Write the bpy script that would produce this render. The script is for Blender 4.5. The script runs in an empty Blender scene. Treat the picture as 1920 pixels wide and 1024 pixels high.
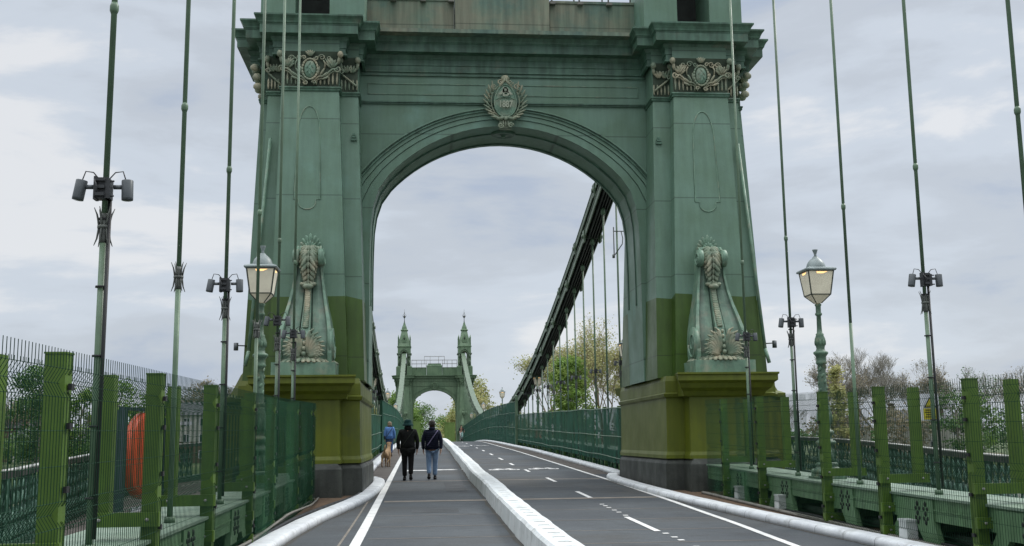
import bpy, bmesh, math, random
from mathutils import Vector, Matrix, noise
R_ = random.Random(7)
C = bpy.context.scene.collection
sc = bpy.context.scene
rad = math.radians

# ------------------------------------------------------------------ camera
cd = bpy.data.cameras.new("camera"); cam = bpy.data.objects.new("camera", cd); C.objects.link(cam)
F = Vector((0.08501338, 0.98440326, 0.15402252)); A = Vector((0.99637922, -0.08416014, -0.01206348)); U = Vector((-0.00108723, -0.1544904, 0.98799369))
m = Matrix(((A.x, U.x, -F.x, -2.2189), (A.y, U.y, -F.y, 0), (A.z, U.z, -F.z, 0), (0, 0, 0, 1)))
cam.matrix_world = m
cd.sensor_width = 36; cd.lens = 37.39; cd.clip_start = 0.1; cd.clip_end = 6000
sc.camera = cam

# ------------------------------------------------------------------ world, sun, exposure
SUN_EL, SUN_AZ = 42, 62          # azimuth measured from +Y towards +X
w = bpy.data.worlds.new("World"); sc.world = w; w.use_nodes = True
nt = w.node_tree; nt.nodes.clear()
def N(t, **k):
    n = nt.nodes.new(t)
    for a, b in k.items(): setattr(n, a, b)
    return n
out = N('ShaderNodeOutputWorld'); bg = N('ShaderNodeBackground'); nt.links.new(bg.outputs[0], out.inputs[0])
sky = N('ShaderNodeTexSky', sky_type='NISHITA', sun_disc=False, sun_elevation=rad(SUN_EL), sun_rotation=rad(SUN_AZ))
tc = N('ShaderNodeTexCoord')
mp = N('ShaderNodeMapping'); mp.inputs['Scale'].default_value = (1.0, 1.0, 3.6); mp.inputs['Location'].default_value = (3.1, .4, 1.7)
nt.links.new(tc.outputs['Generated'], mp.inputs[0])
n1 = N('ShaderNodeTexNoise'); n1.inputs['Scale'].default_value = 2.7; n1.inputs['Detail'].default_value = 9; n1.inputs['Roughness'].default_value = .56; n1.inputs['Distortion'].default_value = .25
nt.links.new(mp.outputs[0], n1.inputs['Vector'])
cr = N('ShaderNodeValToRGB'); cr.color_ramp.interpolation = 'EASE'
el = cr.color_ramp.elements
el[0].position = .36; el[0].color = (.45, .52, .64, 1)
el[1].position = .64; el[1].color = (.80, .82, .85, 1)
e = el.new(.47); e.color = (.56, .61, .68, 1)
e = el.new(.56); e.color = (.63, .69, .77, 1)
nt.links.new(n1.outputs['Fac'], cr.inputs[0])
sx = N('ShaderNodeSeparateXYZ'); nt.links.new(tc.outputs['Generated'], sx.inputs[0])
mr = N('ShaderNodeMapRange'); mr.inputs['From Min'].default_value = .38; mr.inputs['From Max'].default_value = 1; mr.inputs['To Min'].default_value = 10; mr.inputs['To Max'].default_value = 56
nt.links.new(sx.outputs['Z'], mr.inputs['Value'])
vm = N('ShaderNodeVectorMath', operation='SCALE'); nt.links.new(cr.outputs[0], vm.inputs[0]); nt.links.new(mr.outputs[0], vm.inputs['Scale'])
mx = N('ShaderNodeMix', data_type='RGBA'); mx.inputs['Factor'].default_value = .93
nt.links.new(sky.outputs[0], mx.inputs['A']); tn = N('ShaderNodeMix', data_type='RGBA', blend_type='MULTIPLY'); tn.inputs['B'].default_value = (1.05, 1.0, .93, 1)
mt = N('ShaderNodeMapRange'); mt.inputs['From Min'].default_value = .4; mt.inputs['From Max'].default_value = .6; nt.links.new(sx.outputs['Z'], mt.inputs['Value']); nt.links.new(mt.outputs[0], tn.inputs['Factor'])
nt.links.new(vm.outputs[0], tn.inputs['A']); nt.links.new(tn.outputs['Result'], mx.inputs['B'])
nt.links.new(mx.outputs['Result'], bg.inputs['Color']); bg.inputs['Strength'].default_value = .1
sd = bpy.data.lights.new("sun", 'SUN'); sd.energy = 1.9; sd.angle = rad(14); sd.color = (1, .965, .91)
so = bpy.data.objects.new("sun", sd); C.objects.link(so)
dv = Vector((math.sin(rad(SUN_AZ)) * math.cos(rad(SUN_EL)), math.cos(rad(SUN_AZ)) * math.cos(rad(SUN_EL)), math.sin(rad(SUN_EL))))
so.rotation_euler = dv.to_track_quat('Z', 'Y').to_euler(); so.location = (30, -20, 60)
sc.view_settings.view_transform = 'Standard'; sc.view_settings.look = 'None'; sc.view_settings.exposure = 0; sc.view_settings.gamma = 1
sc.render.resolution_x = 1024; sc.render.resolution_y = 546
sc.cycles.use_denoising = True; sc.cycles.max_bounces = 6; sc.cycles.transparent_max_bounces = 24

# ------------------------------------------------------------------ materials
def mat(name, c1, c2=None, scale=2.0, rough=.55, streak=0.0, bump=0.0, spec=.4, c3=None, s3=.6, t3=(.58, .68), metal=0, fine=0.0, seams=None, crease_tone=0.0, seamy=None, dirt=None):
    """c1/c2 broad mottling, c3 patches above a threshold, streak: vertical run marks, seams: spacing of joint lines"""
    M = bpy.data.materials.new(name); M.use_nodes = True; t = M.node_tree; b = t.nodes['Principled BSDF']; L = t.links.new
    def n(tp, **k):
        q = t.nodes.new(tp)
        for a, v in k.items(): setattr(q, a, v)
        return q
    b.inputs['Roughness'].default_value = rough; b.inputs['Specular IOR Level'].default_value = spec; b.inputs['Metallic'].default_value = metal
    g = n('ShaderNodeNewGeometry')
    no = n('ShaderNodeTexNoise'); no.inputs['Scale'].default_value = scale; no.inputs['Detail'].default_value = 6; no.inputs['Roughness'].default_value = .6
    L(g.outputs['Position'], no.inputs['Vector'])
    c2 = c2 or tuple(x * .75 for x in c1)
    def mix(fac, a, bb, mode='MIX'):
        q = n('ShaderNodeMix', data_type='RGBA', blend_type=mode)
        if isinstance(fac, float): q.inputs['Factor'].default_value = fac
        else: L(fac, q.inputs['Factor'])
        for s, v in (('A', a), ('B', bb)):
            if isinstance(v, tuple): q.inputs[s].default_value = (*v, 1)
            else: L(v, q.inputs[s])
        return q.outputs['Result']
    def ramp(src, a, bb, va=0.0, vb=1.0):
        q = n('ShaderNodeMapRange'); L(src, q.inputs['Value']); q.inputs['From Min'].default_value = a; q.inputs['From Max'].default_value = bb
        q.inputs['To Min'].default_value = va; q.inputs['To Max'].default_value = vb
        return q.outputs[0]
    col = mix(ramp(no.outputs['Fac'], .38, .62), c1, c2)
    if c3:
        n3 = n('ShaderNodeTexNoise'); n3.inputs['Scale'].default_value = s3; n3.inputs['Detail'].default_value = 8; n3.inputs['Roughness'].default_value = .65
        mp3 = n('ShaderNodeMapping'); mp3.inputs['Location'].default_value = (7, 3, 5); L(g.outputs['Position'], mp3.inputs[0]); L(mp3.outputs[0], n3.inputs['Vector'])
        col = mix(ramp(n3.outputs['Fac'], *t3), col, c3)
    if streak:
        mp2 = n('ShaderNodeMapping'); mp2.inputs['Scale'].default_value = (5, 5, .35); L(g.outputs['Position'], mp2.inputs[0])
        n2 = n('ShaderNodeTexNoise'); n2.inputs['Scale'].default_value = 1.6; n2.inputs['Detail'].default_value = 5; L(mp2.outputs[0], n2.inputs['Vector'])
        col = mix(ramp(n2.outputs['Fac'], .35, .7, 1 - streak, 1 + streak * .6), (0., 0., 0.), col) if False else col
        vs = n('ShaderNodeVectorMath', operation='SCALE'); L(col, vs.inputs[0]); L(ramp(n2.outputs['Fac'], .35, .68, 1 - streak, 1 + streak * .7), vs.inputs['Scale']); col = vs.outputs[0]
    if fine:
        n4 = n('ShaderNodeTexNoise'); n4.inputs['Scale'].default_value = 60; n4.inputs['Detail'].default_value = 3; L(g.outputs['Position'], n4.inputs['Vector'])
        vs = n('ShaderNodeVectorMath', operation='SCALE'); L(col, vs.inputs[0]); L(ramp(n4.outputs['Fac'], .3, .7, 1 - fine, 1 + fine), vs.inputs['Scale']); col = vs.outputs[0]
    if seams:
        s = n('ShaderNodeSeparateXYZ'); L(g.outputs['Position'], s.inputs[0])
        md = n('ShaderNodeMath', operation='PINGPONG'); L(s.outputs['Z'], md.inputs[0]); md.inputs[1].default_value = seams / 2
        vs = n('ShaderNodeVectorMath', operation='SCALE'); L(col, vs.inputs[0]); L(ramp(md.outputs[0], .006, .02, .55, 1), vs.inputs['Scale']); col = vs.outputs[0]
    if seamy:
        s = n('ShaderNodeSeparateXYZ'); L(g.outputs['Position'], s.inputs[0])
        md = n('ShaderNodeMath', operation='PINGPONG'); L(s.outputs['Y'], md.inputs[0]); md.inputs[1].default_value = seamy / 2
        vs = n('ShaderNodeVectorMath', operation='SCALE'); L(col, vs.inputs[0]); L(ramp(md.outputs[0], .004, .014, .45, 1), vs.inputs['Scale']); col = vs.outputs[0]
    if dirt:
        nd = n('ShaderNodeTexNoise'); nd.inputs['Scale'].default_value = 2.2; nd.inputs['Detail'].default_value = 10; nd.inputs['Roughness'].default_value = .75; L(g.outputs['Position'], nd.inputs['Vector'])
        col = mix(ramp(nd.outputs['Fac'], .52, .70, 0, .75), col, dirt)
    if crease_tone:  # darker in creases, lighter on edges, by pointiness
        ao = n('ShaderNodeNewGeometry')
        vs = n('ShaderNodeVectorMath', operation='SCALE'); L(col, vs.inputs[0]); L(ramp(ao.outputs['Pointiness'], .42, .56, 1 - crease_tone, 1 + crease_tone * .5), vs.inputs['Scale']); col = vs.outputs[0]
    L(col, b.inputs['Base Color'])
    L(ramp(no.outputs['Fac'], .3, .7, rough - .08, rough + .1), b.inputs['Roughness'])
    if bump:
        bp = n('ShaderNodeBump'); bp.inputs['Strength'].default_value = bump; bp.inputs['Distance'].default_value = .02
        nb = n('ShaderNodeTexNoise'); nb.inputs['Scale'].default_value = scale * 8; nb.inputs['Detail'].default_value = 5; L(g.outputs['Position'], nb.inputs['Vector'])
        L(nb.outputs['Fac'], bp.inputs['Height']); L(bp.outputs[0], b.inputs['Normal'])
    return M
G = {}
G['green'] = mat('sage_green_paint', (.118, .204, .150), (.100, .174, .118), 1.1, .5, .09, .12, c3=(.125, .225, .175), s3=.45, seams=1.95, fine=.05)
G['green_dk'] = mat('new_dark_green_paint', (.048, .096, .012), (.038, .076, .009), 1.3, .42, .16, .1, fine=.05, seams=1.95)
G['olive'] = mat('olive_undercoat', (.100, .120, .005), (.078, .098, .005), .9, .5, .15, .1, c3=(.070, .090, .014), s3=.8)
G['granite'] = mat('dark_granite', (.050, .056, .048), (.028, .032, .027), 1.6, .62, .25, .3, fine=.15)
G['trim'] = mat('moulding_green', (.075, .150, .104), (.052, .108, .070), 2.4, .45, .28, .1, c3=(.12, .13, .09), s3=1.5, t3=(.6, .75))
G['orn'] = mat('weathered_ornament', (.150, .175, .122), (.095, .135, .092), 4, .6, .15, .2, c3=(.24, .22, .15), s3=2.2, t3=(.45, .62), crease_tone=.8)
G['orn_gr'] = mat('green_ornament', (.110, .185, .13), (.075, .13, .092), 4, .55, .15, .2, c3=(.17, .18, .13), s3=3, t3=(.5, .7), crease_tone=.75)
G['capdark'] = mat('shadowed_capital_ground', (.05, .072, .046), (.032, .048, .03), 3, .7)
G['letter'] = mat('pale_crest_lettering', (.30, .33, .25), (.24, .27, .2), 5, .6)
G['attic'] = mat('streaked_attic_plate', (.13, .17, .115), (.09, .15, .12), 1.3, .65, .25, .15, c3=(.175, .18, .125), s3=.55, t3=(.42, .56), seams=1.0)
G['fargreen'] = mat('far_tower_green', (.13, .20, .115), (.10, .165, .095), .6, .55, .2, 0)
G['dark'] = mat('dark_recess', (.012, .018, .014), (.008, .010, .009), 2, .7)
G['rod'] = mat('hanger_green', (.098, .16, .098), (.075, .125, .075), 3, .45, .2)
G['rodgrey'] = mat('tarnished_collar', (.10, .11, .095), (.05, .055, .05), 9, .5)
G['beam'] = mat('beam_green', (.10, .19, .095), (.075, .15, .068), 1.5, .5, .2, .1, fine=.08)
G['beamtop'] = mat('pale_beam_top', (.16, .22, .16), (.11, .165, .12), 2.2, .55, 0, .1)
G['post'] = mat('fence_frame_green', (.068, .128, .014), (.052, .102, .011), 2.5, .5, .2, fine=.08, c3=(.05, .085, .02), s3=3, t3=(.6, .72))
G['wire'] = mat('fence_wire_green', (.012, .045, .024), (.010, .034, .019), 8, .7, spec=.15)
G['bolt'] = mat('zinc_bolt', (.3, .3, .28), (.2, .2, .18), 9, .4)
G['chain_d'] = mat('shaded_chain_paint', (.020, .026, .021), (.010, .013, .011), 3, .6)  # near-black paints in the shade under and between the chain plates
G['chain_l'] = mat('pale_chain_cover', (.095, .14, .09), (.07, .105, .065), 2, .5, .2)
G['asphalt'] = mat('worn_asphalt', (.066, .074, .080), (.053, .059, .065), .35, .9, 0, .5, spec=.25, fine=.3, c3=(.060, .062, .062), s3=.22, t3=(.5, .62), dirt=(.046, .048, .050))
G['joint'] = mat('brown_joint_filler', (.19, .168, .14), (.14, .125, .105), 3, .9, fine=.15)
G['tan'] = mat('tan_grit_surface', (.125, .080, .048), (.09, .06, .04), 1.6, .95, fine=.2, bump=.3)
G['brown'] = mat('brown_asphalt', (.075, .064, .056), (.058, .050, .044), .9, .92, fine=.2)
G['white'] = mat('white_road_paint', (.62, .62, .60), (.50, .50, .49), 3.5, .7, fine=.08, c3=(.36, .36, .35), s3=6, t3=(.62, .72))
G['kerbw'] = mat('white_kerb_paint', (.60, .62, .63), (.50, .52, .54), 2.0, .6, 0, .25, fine=.06, c3=(.40, .41, .41), s3=3.5, t3=(.6, .72), seamy=.92, dirt=(.20, .20, .18))
G['barrier'] = mat('white_barrier_paint', (.58, .60, .60), (.50, .53, .53), 1.8, .6, .12, .2, fine=.06, c3=(.38, .40, .40), s3=2.6, t3=(.6, .75), dirt=(.24, .24, .22))
G['line'] = mat('barrier_scribed_line', (.50, .52, .51), None, 5, .8)
G['cable'] = mat('black_cable', (.012, .013, .014), None, 5, .5)
G['pipe'] = mat('grey_conduit', (.19, .18, .155), (.12, .115, .10), 4, .6)
G['device'] = mat('grey_floodlight', (.095, .105, .11), (.07, .08, .085), 6, .4, metal=.2)
G['devdark'] = mat('black_bracket', (.035, .038, .04), None, 6, .45)
G['lampgreen'] = mat('lamp_post_green', (.085, .145, .095), (.055, .10, .065), 7, .5, .2, .3, c3=(.17, .17, .10), s3=4, t3=(.55, .68), crease_tone=.5)
G['lampcap'] = mat('lamp_roof_grey', (.21, .25, .245), (.15, .18, .175), 5, .45)
G['lampframe'] = mat('lantern_frame_dark', (.045, .055, .042), None, 5, .5)
G['handrail'] = mat('dark_handrail', (.035, .037, .038), (.022, .024, .025), 2, .45)
G['handtop'] = mat('pale_handrail_top', (.33, .33, .31), (.24, .24, .22), 3, .5)
G['lattice'] = mat('teal_lattice', (.028, .082, .056), (.016, .050, .034), 2, .5, .2)
G['latlight'] = mat('pale_lattice_leaf', (.085, .17, .125), (.05, .11, .08), 3, .5)
G['orange'] = mat('orange_red_plastic', (.62, .085, .025), (.52, .06, .018), 2, .4)
G['slate'] = mat('dark_slate_board', (.04, .065, .075), None, 2, .5)
G['whitebox'] = mat('white_plastic_box', (.50, .53, .52), (.42, .45, .44), 4, .5)
G['yellow'] = mat('yellow_sign', (.50, .44, .03), (.42, .36, .03), 5, .5)
G['signwhite'] = mat('sign_white', (.62, .64, .68), None, 3, .4)
G['hoard'] = mat('pale_green_hoarding', (.20, .30, .085), (.17, .26, .07), 1, .7, .1)
G['rock'] = mat('brick_wall', (.14, .09, .065), (.10, .07, .055), 3, .85)
G['render'] = mat('cream_render', (.52, .52, .47), (.44, .43, .40), .6, .8, .15)
G['roof'] = mat('slate_roof', (.10, .105, .115), (.07, .075, .085), 1.2, .8)
G['glass'] = mat('window_glass', (.03, .035, .04), None, 1, .12)
G['bark'] = mat('bark', (.25, .24, .20), (.18, .17, .14), 3, .9, bump=.3)
G['barkpale'] = mat('pale_plane_bark', (.30, .26, .17), (.18, .15, .10), 2, .9)
G['grass'] = mat('bank_grass', (.05, .08, .025), (.035, .055, .02), .3, .95, c3=(.10, .09, .05), s3=.2)
G['deck'] = mat('deck_edge_paint', (.03, .05, .035), (.02, .035, .025), 1, .7)

def leafmat(name, c1, c2, c3):
    M = mat(name, c1, c2, .55, .6, c3=c3, s3=.23, t3=(.45, .6)); t = M.node_tree; b = t.nodes['Principled BSDF']
    tr = t.nodes.new('ShaderNodeBsdfTranslucent'); ms = t.nodes.new('ShaderNodeMixShader'); ms.inputs[0].default_value = .4; src = b.inputs['Base Color'].links[0].from_socket
    t.links.new(src, tr.inputs['Color']); o = t.nodes['Material Output']; t.links.new(b.outputs[0], ms.inputs[1]); t.links.new(tr.outputs[0], ms.inputs[2]); t.links.new(ms.outputs[0], o.inputs['Surface'])
    return M
G['leaf'] = leafmat('fresh_green_leaves', (.12, .22, .035), (.075, .15, .025), (.17, .27, .05))
G['leafdk'] = leafmat('dark_green_leaves', (.065, .14, .035), (.04, .095, .026), (.10, .18, .045))
G['leafyel'] = leafmat('yellow_spring_leaves', (.34, .36, .13), (.26, .28, .10), (.40, .37, .16))
G['leafpop'] = leafmat('willow_leaves', (.17, .28, .045), (.12, .21, .04), (.22, .30, .06))
G['leafbrown'] = leafmat('brown_buds', (.22, .20, .13), (.17, .155, .105), (.27, .22, .13))

def netting(name, col, alpha):
    M = bpy.data.materials.new(name); M.use_nodes = True; t = M.node_tree; b = t.nodes['Principled BSDF']; L = t.links.new
    b.inputs['Roughness'].default_value = .7; b.inputs['Specular IOR Level'].default_value = .15
    g = t.nodes.new('ShaderNodeNewGeometry'); no = t.nodes.new('ShaderNodeTexNoise'); no.inputs['Scale'].default_value = 1.2; no.inputs['Detail'].default_value = 5
    mp = t.nodes.new('ShaderNodeMapping'); mp.inputs['Scale'].default_value = (1, 1.6, .4); L(g.outputs['Position'], mp.inputs[0]); L(mp.outputs[0], no.inputs['Vector'])
    r = t.nodes.new('ShaderNodeMapRange'); L(no.outputs['Fac'], r.inputs[0]); r.inputs[1].default_value = .35; r.inputs[2].default_value = .65; r.inputs[3].default_value = .65; r.inputs[4].default_value = 1.4
    s = t.nodes.new('ShaderNodeVectorMath'); s.operation = 'SCALE'; s.inputs[0].default_value = col; L(r.outputs[0], s.inputs['Scale']); L(s.outputs[0], b.inputs['Base Color'])
    ra = t.nodes.new('ShaderNodeMapRange'); L(no.outputs['Fac'], ra.inputs[0]); ra.inputs[1].default_value = .3; ra.inputs[2].default_value = .7; ra.inputs[3].default_value = max(alpha - .1, 0); ra.inputs[4].default_value = min(alpha + .1, 1)
    L(ra.outputs[0], b.inputs['Alpha'])
    return M
G['net'] = netting('fine_green_netting', (.016, .085, .038), .2)
G['netdk'] = netting('dark_teal_netting', (.006, .058, .034), .86)

def emis(name, col, st, base=(.5, .48, .42)):
    M = bpy.data.materials.new(name); M.use_nodes = True; b = M.node_tree.nodes['Principled BSDF']
    b.inputs['Base Color'].default_value = (*base, 1); b.inputs['Emission Color'].default_value = (*col, 1); b.inputs['Emission Strength'].default_value = st
    b.inputs['Roughness'].default_value = .4
    return M
G['bulb'] = emis('warm_lamp_light', (1, .55, .16), 1.6)
G['frost'] = mat('frosted_lantern_glass', (.56, .54, .43), (.48, .46, .37), 5, .35)
_b = G['frost'].node_tree.nodes['Principled BSDF']; _b.inputs['Emission Color'].default_value = (1, .86, .62, 1); _b.inputs['Emission Strength'].default_value = .10     # lit from inside

wm = bpy.data.materials.new('river_water'); wm.use_nodes = True; b = wm.node_tree.nodes['Principled BSDF']
b.inputs['Base Color'].default_value = (.10, .11, .09, 1); b.inputs['Roughness'].default_value = .14
nn = wm.node_tree.nodes.new('ShaderNodeTexNoise'); nn.inputs['Scale'].default_value = .7; nn.inputs['Detail'].default_value = 4
gg = wm.node_tree.nodes.new('ShaderNodeNewGeometry'); wm.node_tree.links.new(gg.outputs['Position'], nn.inputs['Vector'])
bb = wm.node_tree.nodes.new('ShaderNodeBump'); bb.inputs['Strength'].default_value = .5; bb.inputs['Distance'].default_value = .3
wm.node_tree.links.new(nn.outputs['Fac'], bb.inputs['Height']); wm.node_tree.links.new(bb.outputs[0], b.inputs['Normal'])
G['water'] = wm

# ------------------------------------------------------------------ mesh builder
class MB:
    def __init__(s): s.v = []; s.f = []; s.sm = []
    def add(s, vs, fs, smooth=False):
        o = len(s.v); s.v += [tuple(p) for p in vs]; s.f += [tuple(i + o for i in f) for f in fs]; s.sm += [smooth] * len(fs); return s
    def box(s, x0, x1, y0, y1, z0, z1):
        return s.add([(x, y, z) for z in (z0, z1) for y in (y0, y1) for x in (x0, x1)], [(0, 2, 3, 1), (4, 5, 7, 6), (0, 1, 5, 4), (2, 6, 7, 3), (0, 4, 6, 2), (1, 3, 7, 5)])
    def obox(s, p0, p1, w, h, up=(0, 0, 1)):
        """box along p0->p1, w wide sideways, h high, centred on the line"""
        p0 = Vector(p0); p1 = Vector(p1); d = (p1 - p0).normalized(); sd_ = d.cross(Vector(up))
        if sd_.length < 1e-4: sd_ = Vector((1, 0, 0))
        sd_.normalize(); u = sd_.cross(d)
        vs = [p + sd_ * a * w / 2 + u * c * h / 2 for p in (p0, p1) for a, c in ((-1, -1), (1, -1), (1, 1), (-1, 1))]
        return s.add(vs, [(0, 1, 2, 3), (7, 6, 5, 4), (0, 4, 5, 1), (1, 5, 6, 2), (2, 6, 7, 3), (3, 7, 4, 0)])
    def tube(s, path, r, n=8, caps=True, smooth=True, flat=None):
        path = [Vector(p) for p in path]; k = len(path); rs = r if isinstance(r, (list, tuple)) else [r] * k
        vs = []; ref = None
        for i, p in enumerate(path):
            d = (path[min(i + 1, k - 1)] - path[max(i - 1, 0)])
            d = d.normalized() if d.length > 1e-9 else Vector((0, 0, 1))
            if ref is None: ref = Vector((0, 0, 1)) if abs(d.z) < .9 else Vector((1, 0, 0))
            a = d.cross(ref).normalized(); c = a.cross(d); ref = c if abs(c.dot(d)) < .5 else ref
            for j in range(n):
                t = 2 * math.pi * j / n; vs.append(p + a * math.cos(t) * rs[i] + c * math.sin(t) * rs[i])
        fs = [(i * n + j, i * n + (j + 1) % n, (i + 1) * n + (j + 1) % n, (i + 1) * n + j) for i in range(k - 1) for j in range(n)]
        if caps: fs += [tuple(reversed(range(n))), tuple(range((k - 1) * n, k * n))]
        return s.add(vs, fs, smooth)
    def lathe(s, prof, n=16, c=(0, 0, 0), smooth=True, sq=False, rot0=0.0):
        vs = []
        for r, z in prof:
            for j in range(n):
                t = 2 * math.pi * j / n + rot0; vs.append((c[0] + r * math.cos(t), c[1] + r * math.sin(t), c[2] + z))
        k = len(prof)
        fs = [(i * n + j, i * n + (j + 1) % n, (i + 1) * n + (j + 1) % n, (i + 1) * n + j) for i in range(k - 1) for j in range(n)]
        fs += [tuple(reversed(range(n))), tuple(range((k - 1) * n, k * n))]
        return s.add(vs, fs, smooth)
    def loft(s, secs, caps=True, smooth=False):
        n = len(secs[0]); k = len(secs); vs = [p for q in secs for p in q]
        fs = [(i * n + j, i * n + (j + 1) % n, (i + 1) * n + (j + 1) % n, (i + 1) * n + j) for i in range(k - 1) for j in range(n)]
        if caps: fs += [tuple(reversed(range(n))), tuple(range((k - 1) * n, k * n))]
        return s.add(vs, fs, smooth)
    def prism(s, poly, ax, a0, a1):
        """extrude a 2-D polygon along axis ax ('x','y','z')"""
        def P(p, a): return {'x': (a, p[0], p[1]), 'y': (p[0], a, p[1]), 'z': (p[0], p[1], a)}[ax]
        n = len(poly); vs = [P(p, a0) for p in poly] + [P(p, a1) for p in poly]
        return s.add(vs, [tuple(reversed(range(n))), tuple(range(n, 2 * n))] + [(j, (j + 1) % n, n + (j + 1) % n, n + j) for j in range(n)])
    def ell(s, c, r, d=(0, 0, 1), nrm=(0, -1, 0), nu=8, nv=5):
        """ellipsoid: r=(along d, across, along nrm)"""
        d = Vector(d).normalized(); nr = Vector(nrm); nr = (nr - d * nr.dot(d)).normalized(); a = d.cross(nr); c = Vector(c)
        vs = [c - d * r[0]]
        for i in range(1, nv):
            t = math.pi * i / nv - math.pi / 2
            for j in range(nu):
                q = 2 * math.pi * j / nu; vs.append(c + d * r[0] * math.sin(t) + (a * r[1] * math.cos(q) + nr * r[2] * math.sin(q)) * math.cos(t))
        vs.append(c + d * r[0]); L = len(vs) - 1
        fs = [(0, 1 + (j + 1) % nu, 1 + j) for j in range(nu)] + [(L, L - nu + j, L - nu + (j + 1) % nu) for j in range(nu)]
        fs += [(1 + i * nu + j, 1 + i * nu + (j + 1) % nu, 1 + (i + 1) * nu + (j + 1) % nu, 1 + (i + 1) * nu + j) for i in range(nv - 2) for j in range(nu)]
        return s.add(vs, fs, True)
    def spiral(s, c, r0, turns, tr, sgn=1, start=0.0, plane='xz', n=5, steps=18):
        P = []
        for i in range(steps + 1):
            t = i / steps; a = start + sgn * turns * 2 * math.pi * t; r = r0 * (1 - .85 * t)
            if plane == 'xz': P.append((c[0] + r * math.cos(a), c[1] - .02 * t, c[2] + r * math.sin(a)))
            else: P.append((c[0], c[1] + r * math.cos(a), c[2] + r * math.sin(a)))
        return s.tube(P, [tr * (1 - .35 * i / steps) for i in range(steps + 1)], n)
    def build(s, name, material, parent=None, flip=False):
        me = bpy.data.meshes.new(name); o0 = ORI.get(parent.name, (0, 0, 0)) if parent else (0, 0, 0)
        me.from_pydata([(p[0] - o0[0], p[1] - o0[1], p[2] - o0[2]) for p in s.v], [], s.f); me.polygons.foreach_set('use_smooth', s.sm)
        me.materials.append(material); me.update()
        bmx = bmesh.new(); bmx.from_mesh(me); bmesh.ops.recalc_face_normals(bmx, faces=bmx.faces); bmx.to_mesh(me); bmx.free()
        o = bpy.data.objects.new(name, me); C.objects.link(o)
        if parent: o.parent = parent
        return o
def pieces(mb):
    """split a builder into far-apart groups of the shapes added to it"""
    n = len(mb.v); par = list(range(n))
    def fd(a):
        while par[a] != a: par[a] = par[par[a]]; a = par[a]
        return a
    for f in mb.f:
        r = fd(f[0])
        for k in f[1:]: par[fd(k)] = r
    isl = {}
    for i in range(n): isl.setdefault(fd(i), []).append(i)
    I = list(isl.values())
    if len(I) == 1 or len(I) > 900: return [mb]
    B = [([min(mb.v[i][k] for i in q) for k in range(3)], [max(mb.v[i][k] for i in q) for k in range(3)]) for q in I]
    S = [max(b[k] - a[k] for k in range(3)) for a, b in B]; gp = list(range(len(I)))
    def g2(a):
        while gp[a] != a: gp[a] = gp[gp[a]]; a = gp[a]
        return a
    for i in range(len(I)):
        for j in range(i):
            if g2(i) == g2(j): continue
            d2 = sum(max(0, B[i][0][k] - B[j][1][k], B[j][0][k] - B[i][1][k]) ** 2 for k in range(3))
            if math.sqrt(d2) <= max(.02, .5 * max(S[i], S[j])): gp[g2(i)] = g2(j)
    grp = {}
    for i in range(len(I)): grp.setdefault(g2(i), []).extend(I[i])
    if len(grp) == 1: return [mb]
    res = []; own = {}
    for k, q in enumerate(grp.values()):
        for i in q: own[i] = k
    maps = [{} for _ in grp]
    for k in range(len(grp)): res.append(MB())
    for i in range(n): k = own[i]; maps[k][i] = len(res[k].v); res[k].v.append(mb.v[i])
    for f, sm in zip(mb.f, mb.sm): k = own[f[0]]; res[k].f.append(tuple(maps[k][i] for i in f)); res[k].sm.append(sm)
    return res
ORI = {}       # world origin of a root whose parts are modelled in world coordinates
def tag(o, label=None, cat=None, group=None, kind=None):
    for k, v in (('label', label), ('category', cat), ('group', group), ('kind', kind)):
        if v: o[k] = v
    return o
def thing(name, loc, label, cat, group=None, rz=0, world=False):
    o = bpy.data.objects.new(name, None); o.empty_display_size = .2; C.objects.link(o); o.location = loc; o.rotation_euler = (0, 0, rz)
    if world: ORI[o.name] = tuple(loc)
    return tag(o, label, cat, group)
KIDS = {}
def kids(o): return [c for c in bpy.data.objects if c.parent == o]
def dup(root, loc, rz=0, label=None, group=None, cache={}):
    if root.name not in cache: cache[root.name] = [(c, kids(c)) for c in kids(root)]
    r = root.copy(); C.objects.link(r); r.location = loc; r.rotation_euler = (0, 0, rz)
    if label: r['label'] = label
    if group: r['group'] = group
    for c, g in cache[root.name]:
        cc = c.copy(); C.objects.link(cc); cc.parent = r
        for d in g:
            dd = d.copy(); C.objects.link(dd); dd.parent = cc
    return r
ORDN = ['first', 'second', 'third', 'fourth', 'fifth', 'sixth', 'seventh', 'eighth', 'ninth', 'tenth', 'eleventh', 'twelfth', 'thirteenth', 'fourteenth', 'fifteenth', 'sixteenth', 'seventeenth', 'eighteenth', 'nineteenth', 'twentieth']
def ordn(i):
    if i < 20: return ORDN[i]
    tens = {2: 'twenty', 3: 'thirty', 4: 'forty', 5: 'fifty'}[(i + 1) // 10]
    u = (i + 1) % 10
    return (tens[:-1] + 'ieth') if u == 0 else tens + '-' + ORDN[u - 1]

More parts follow.
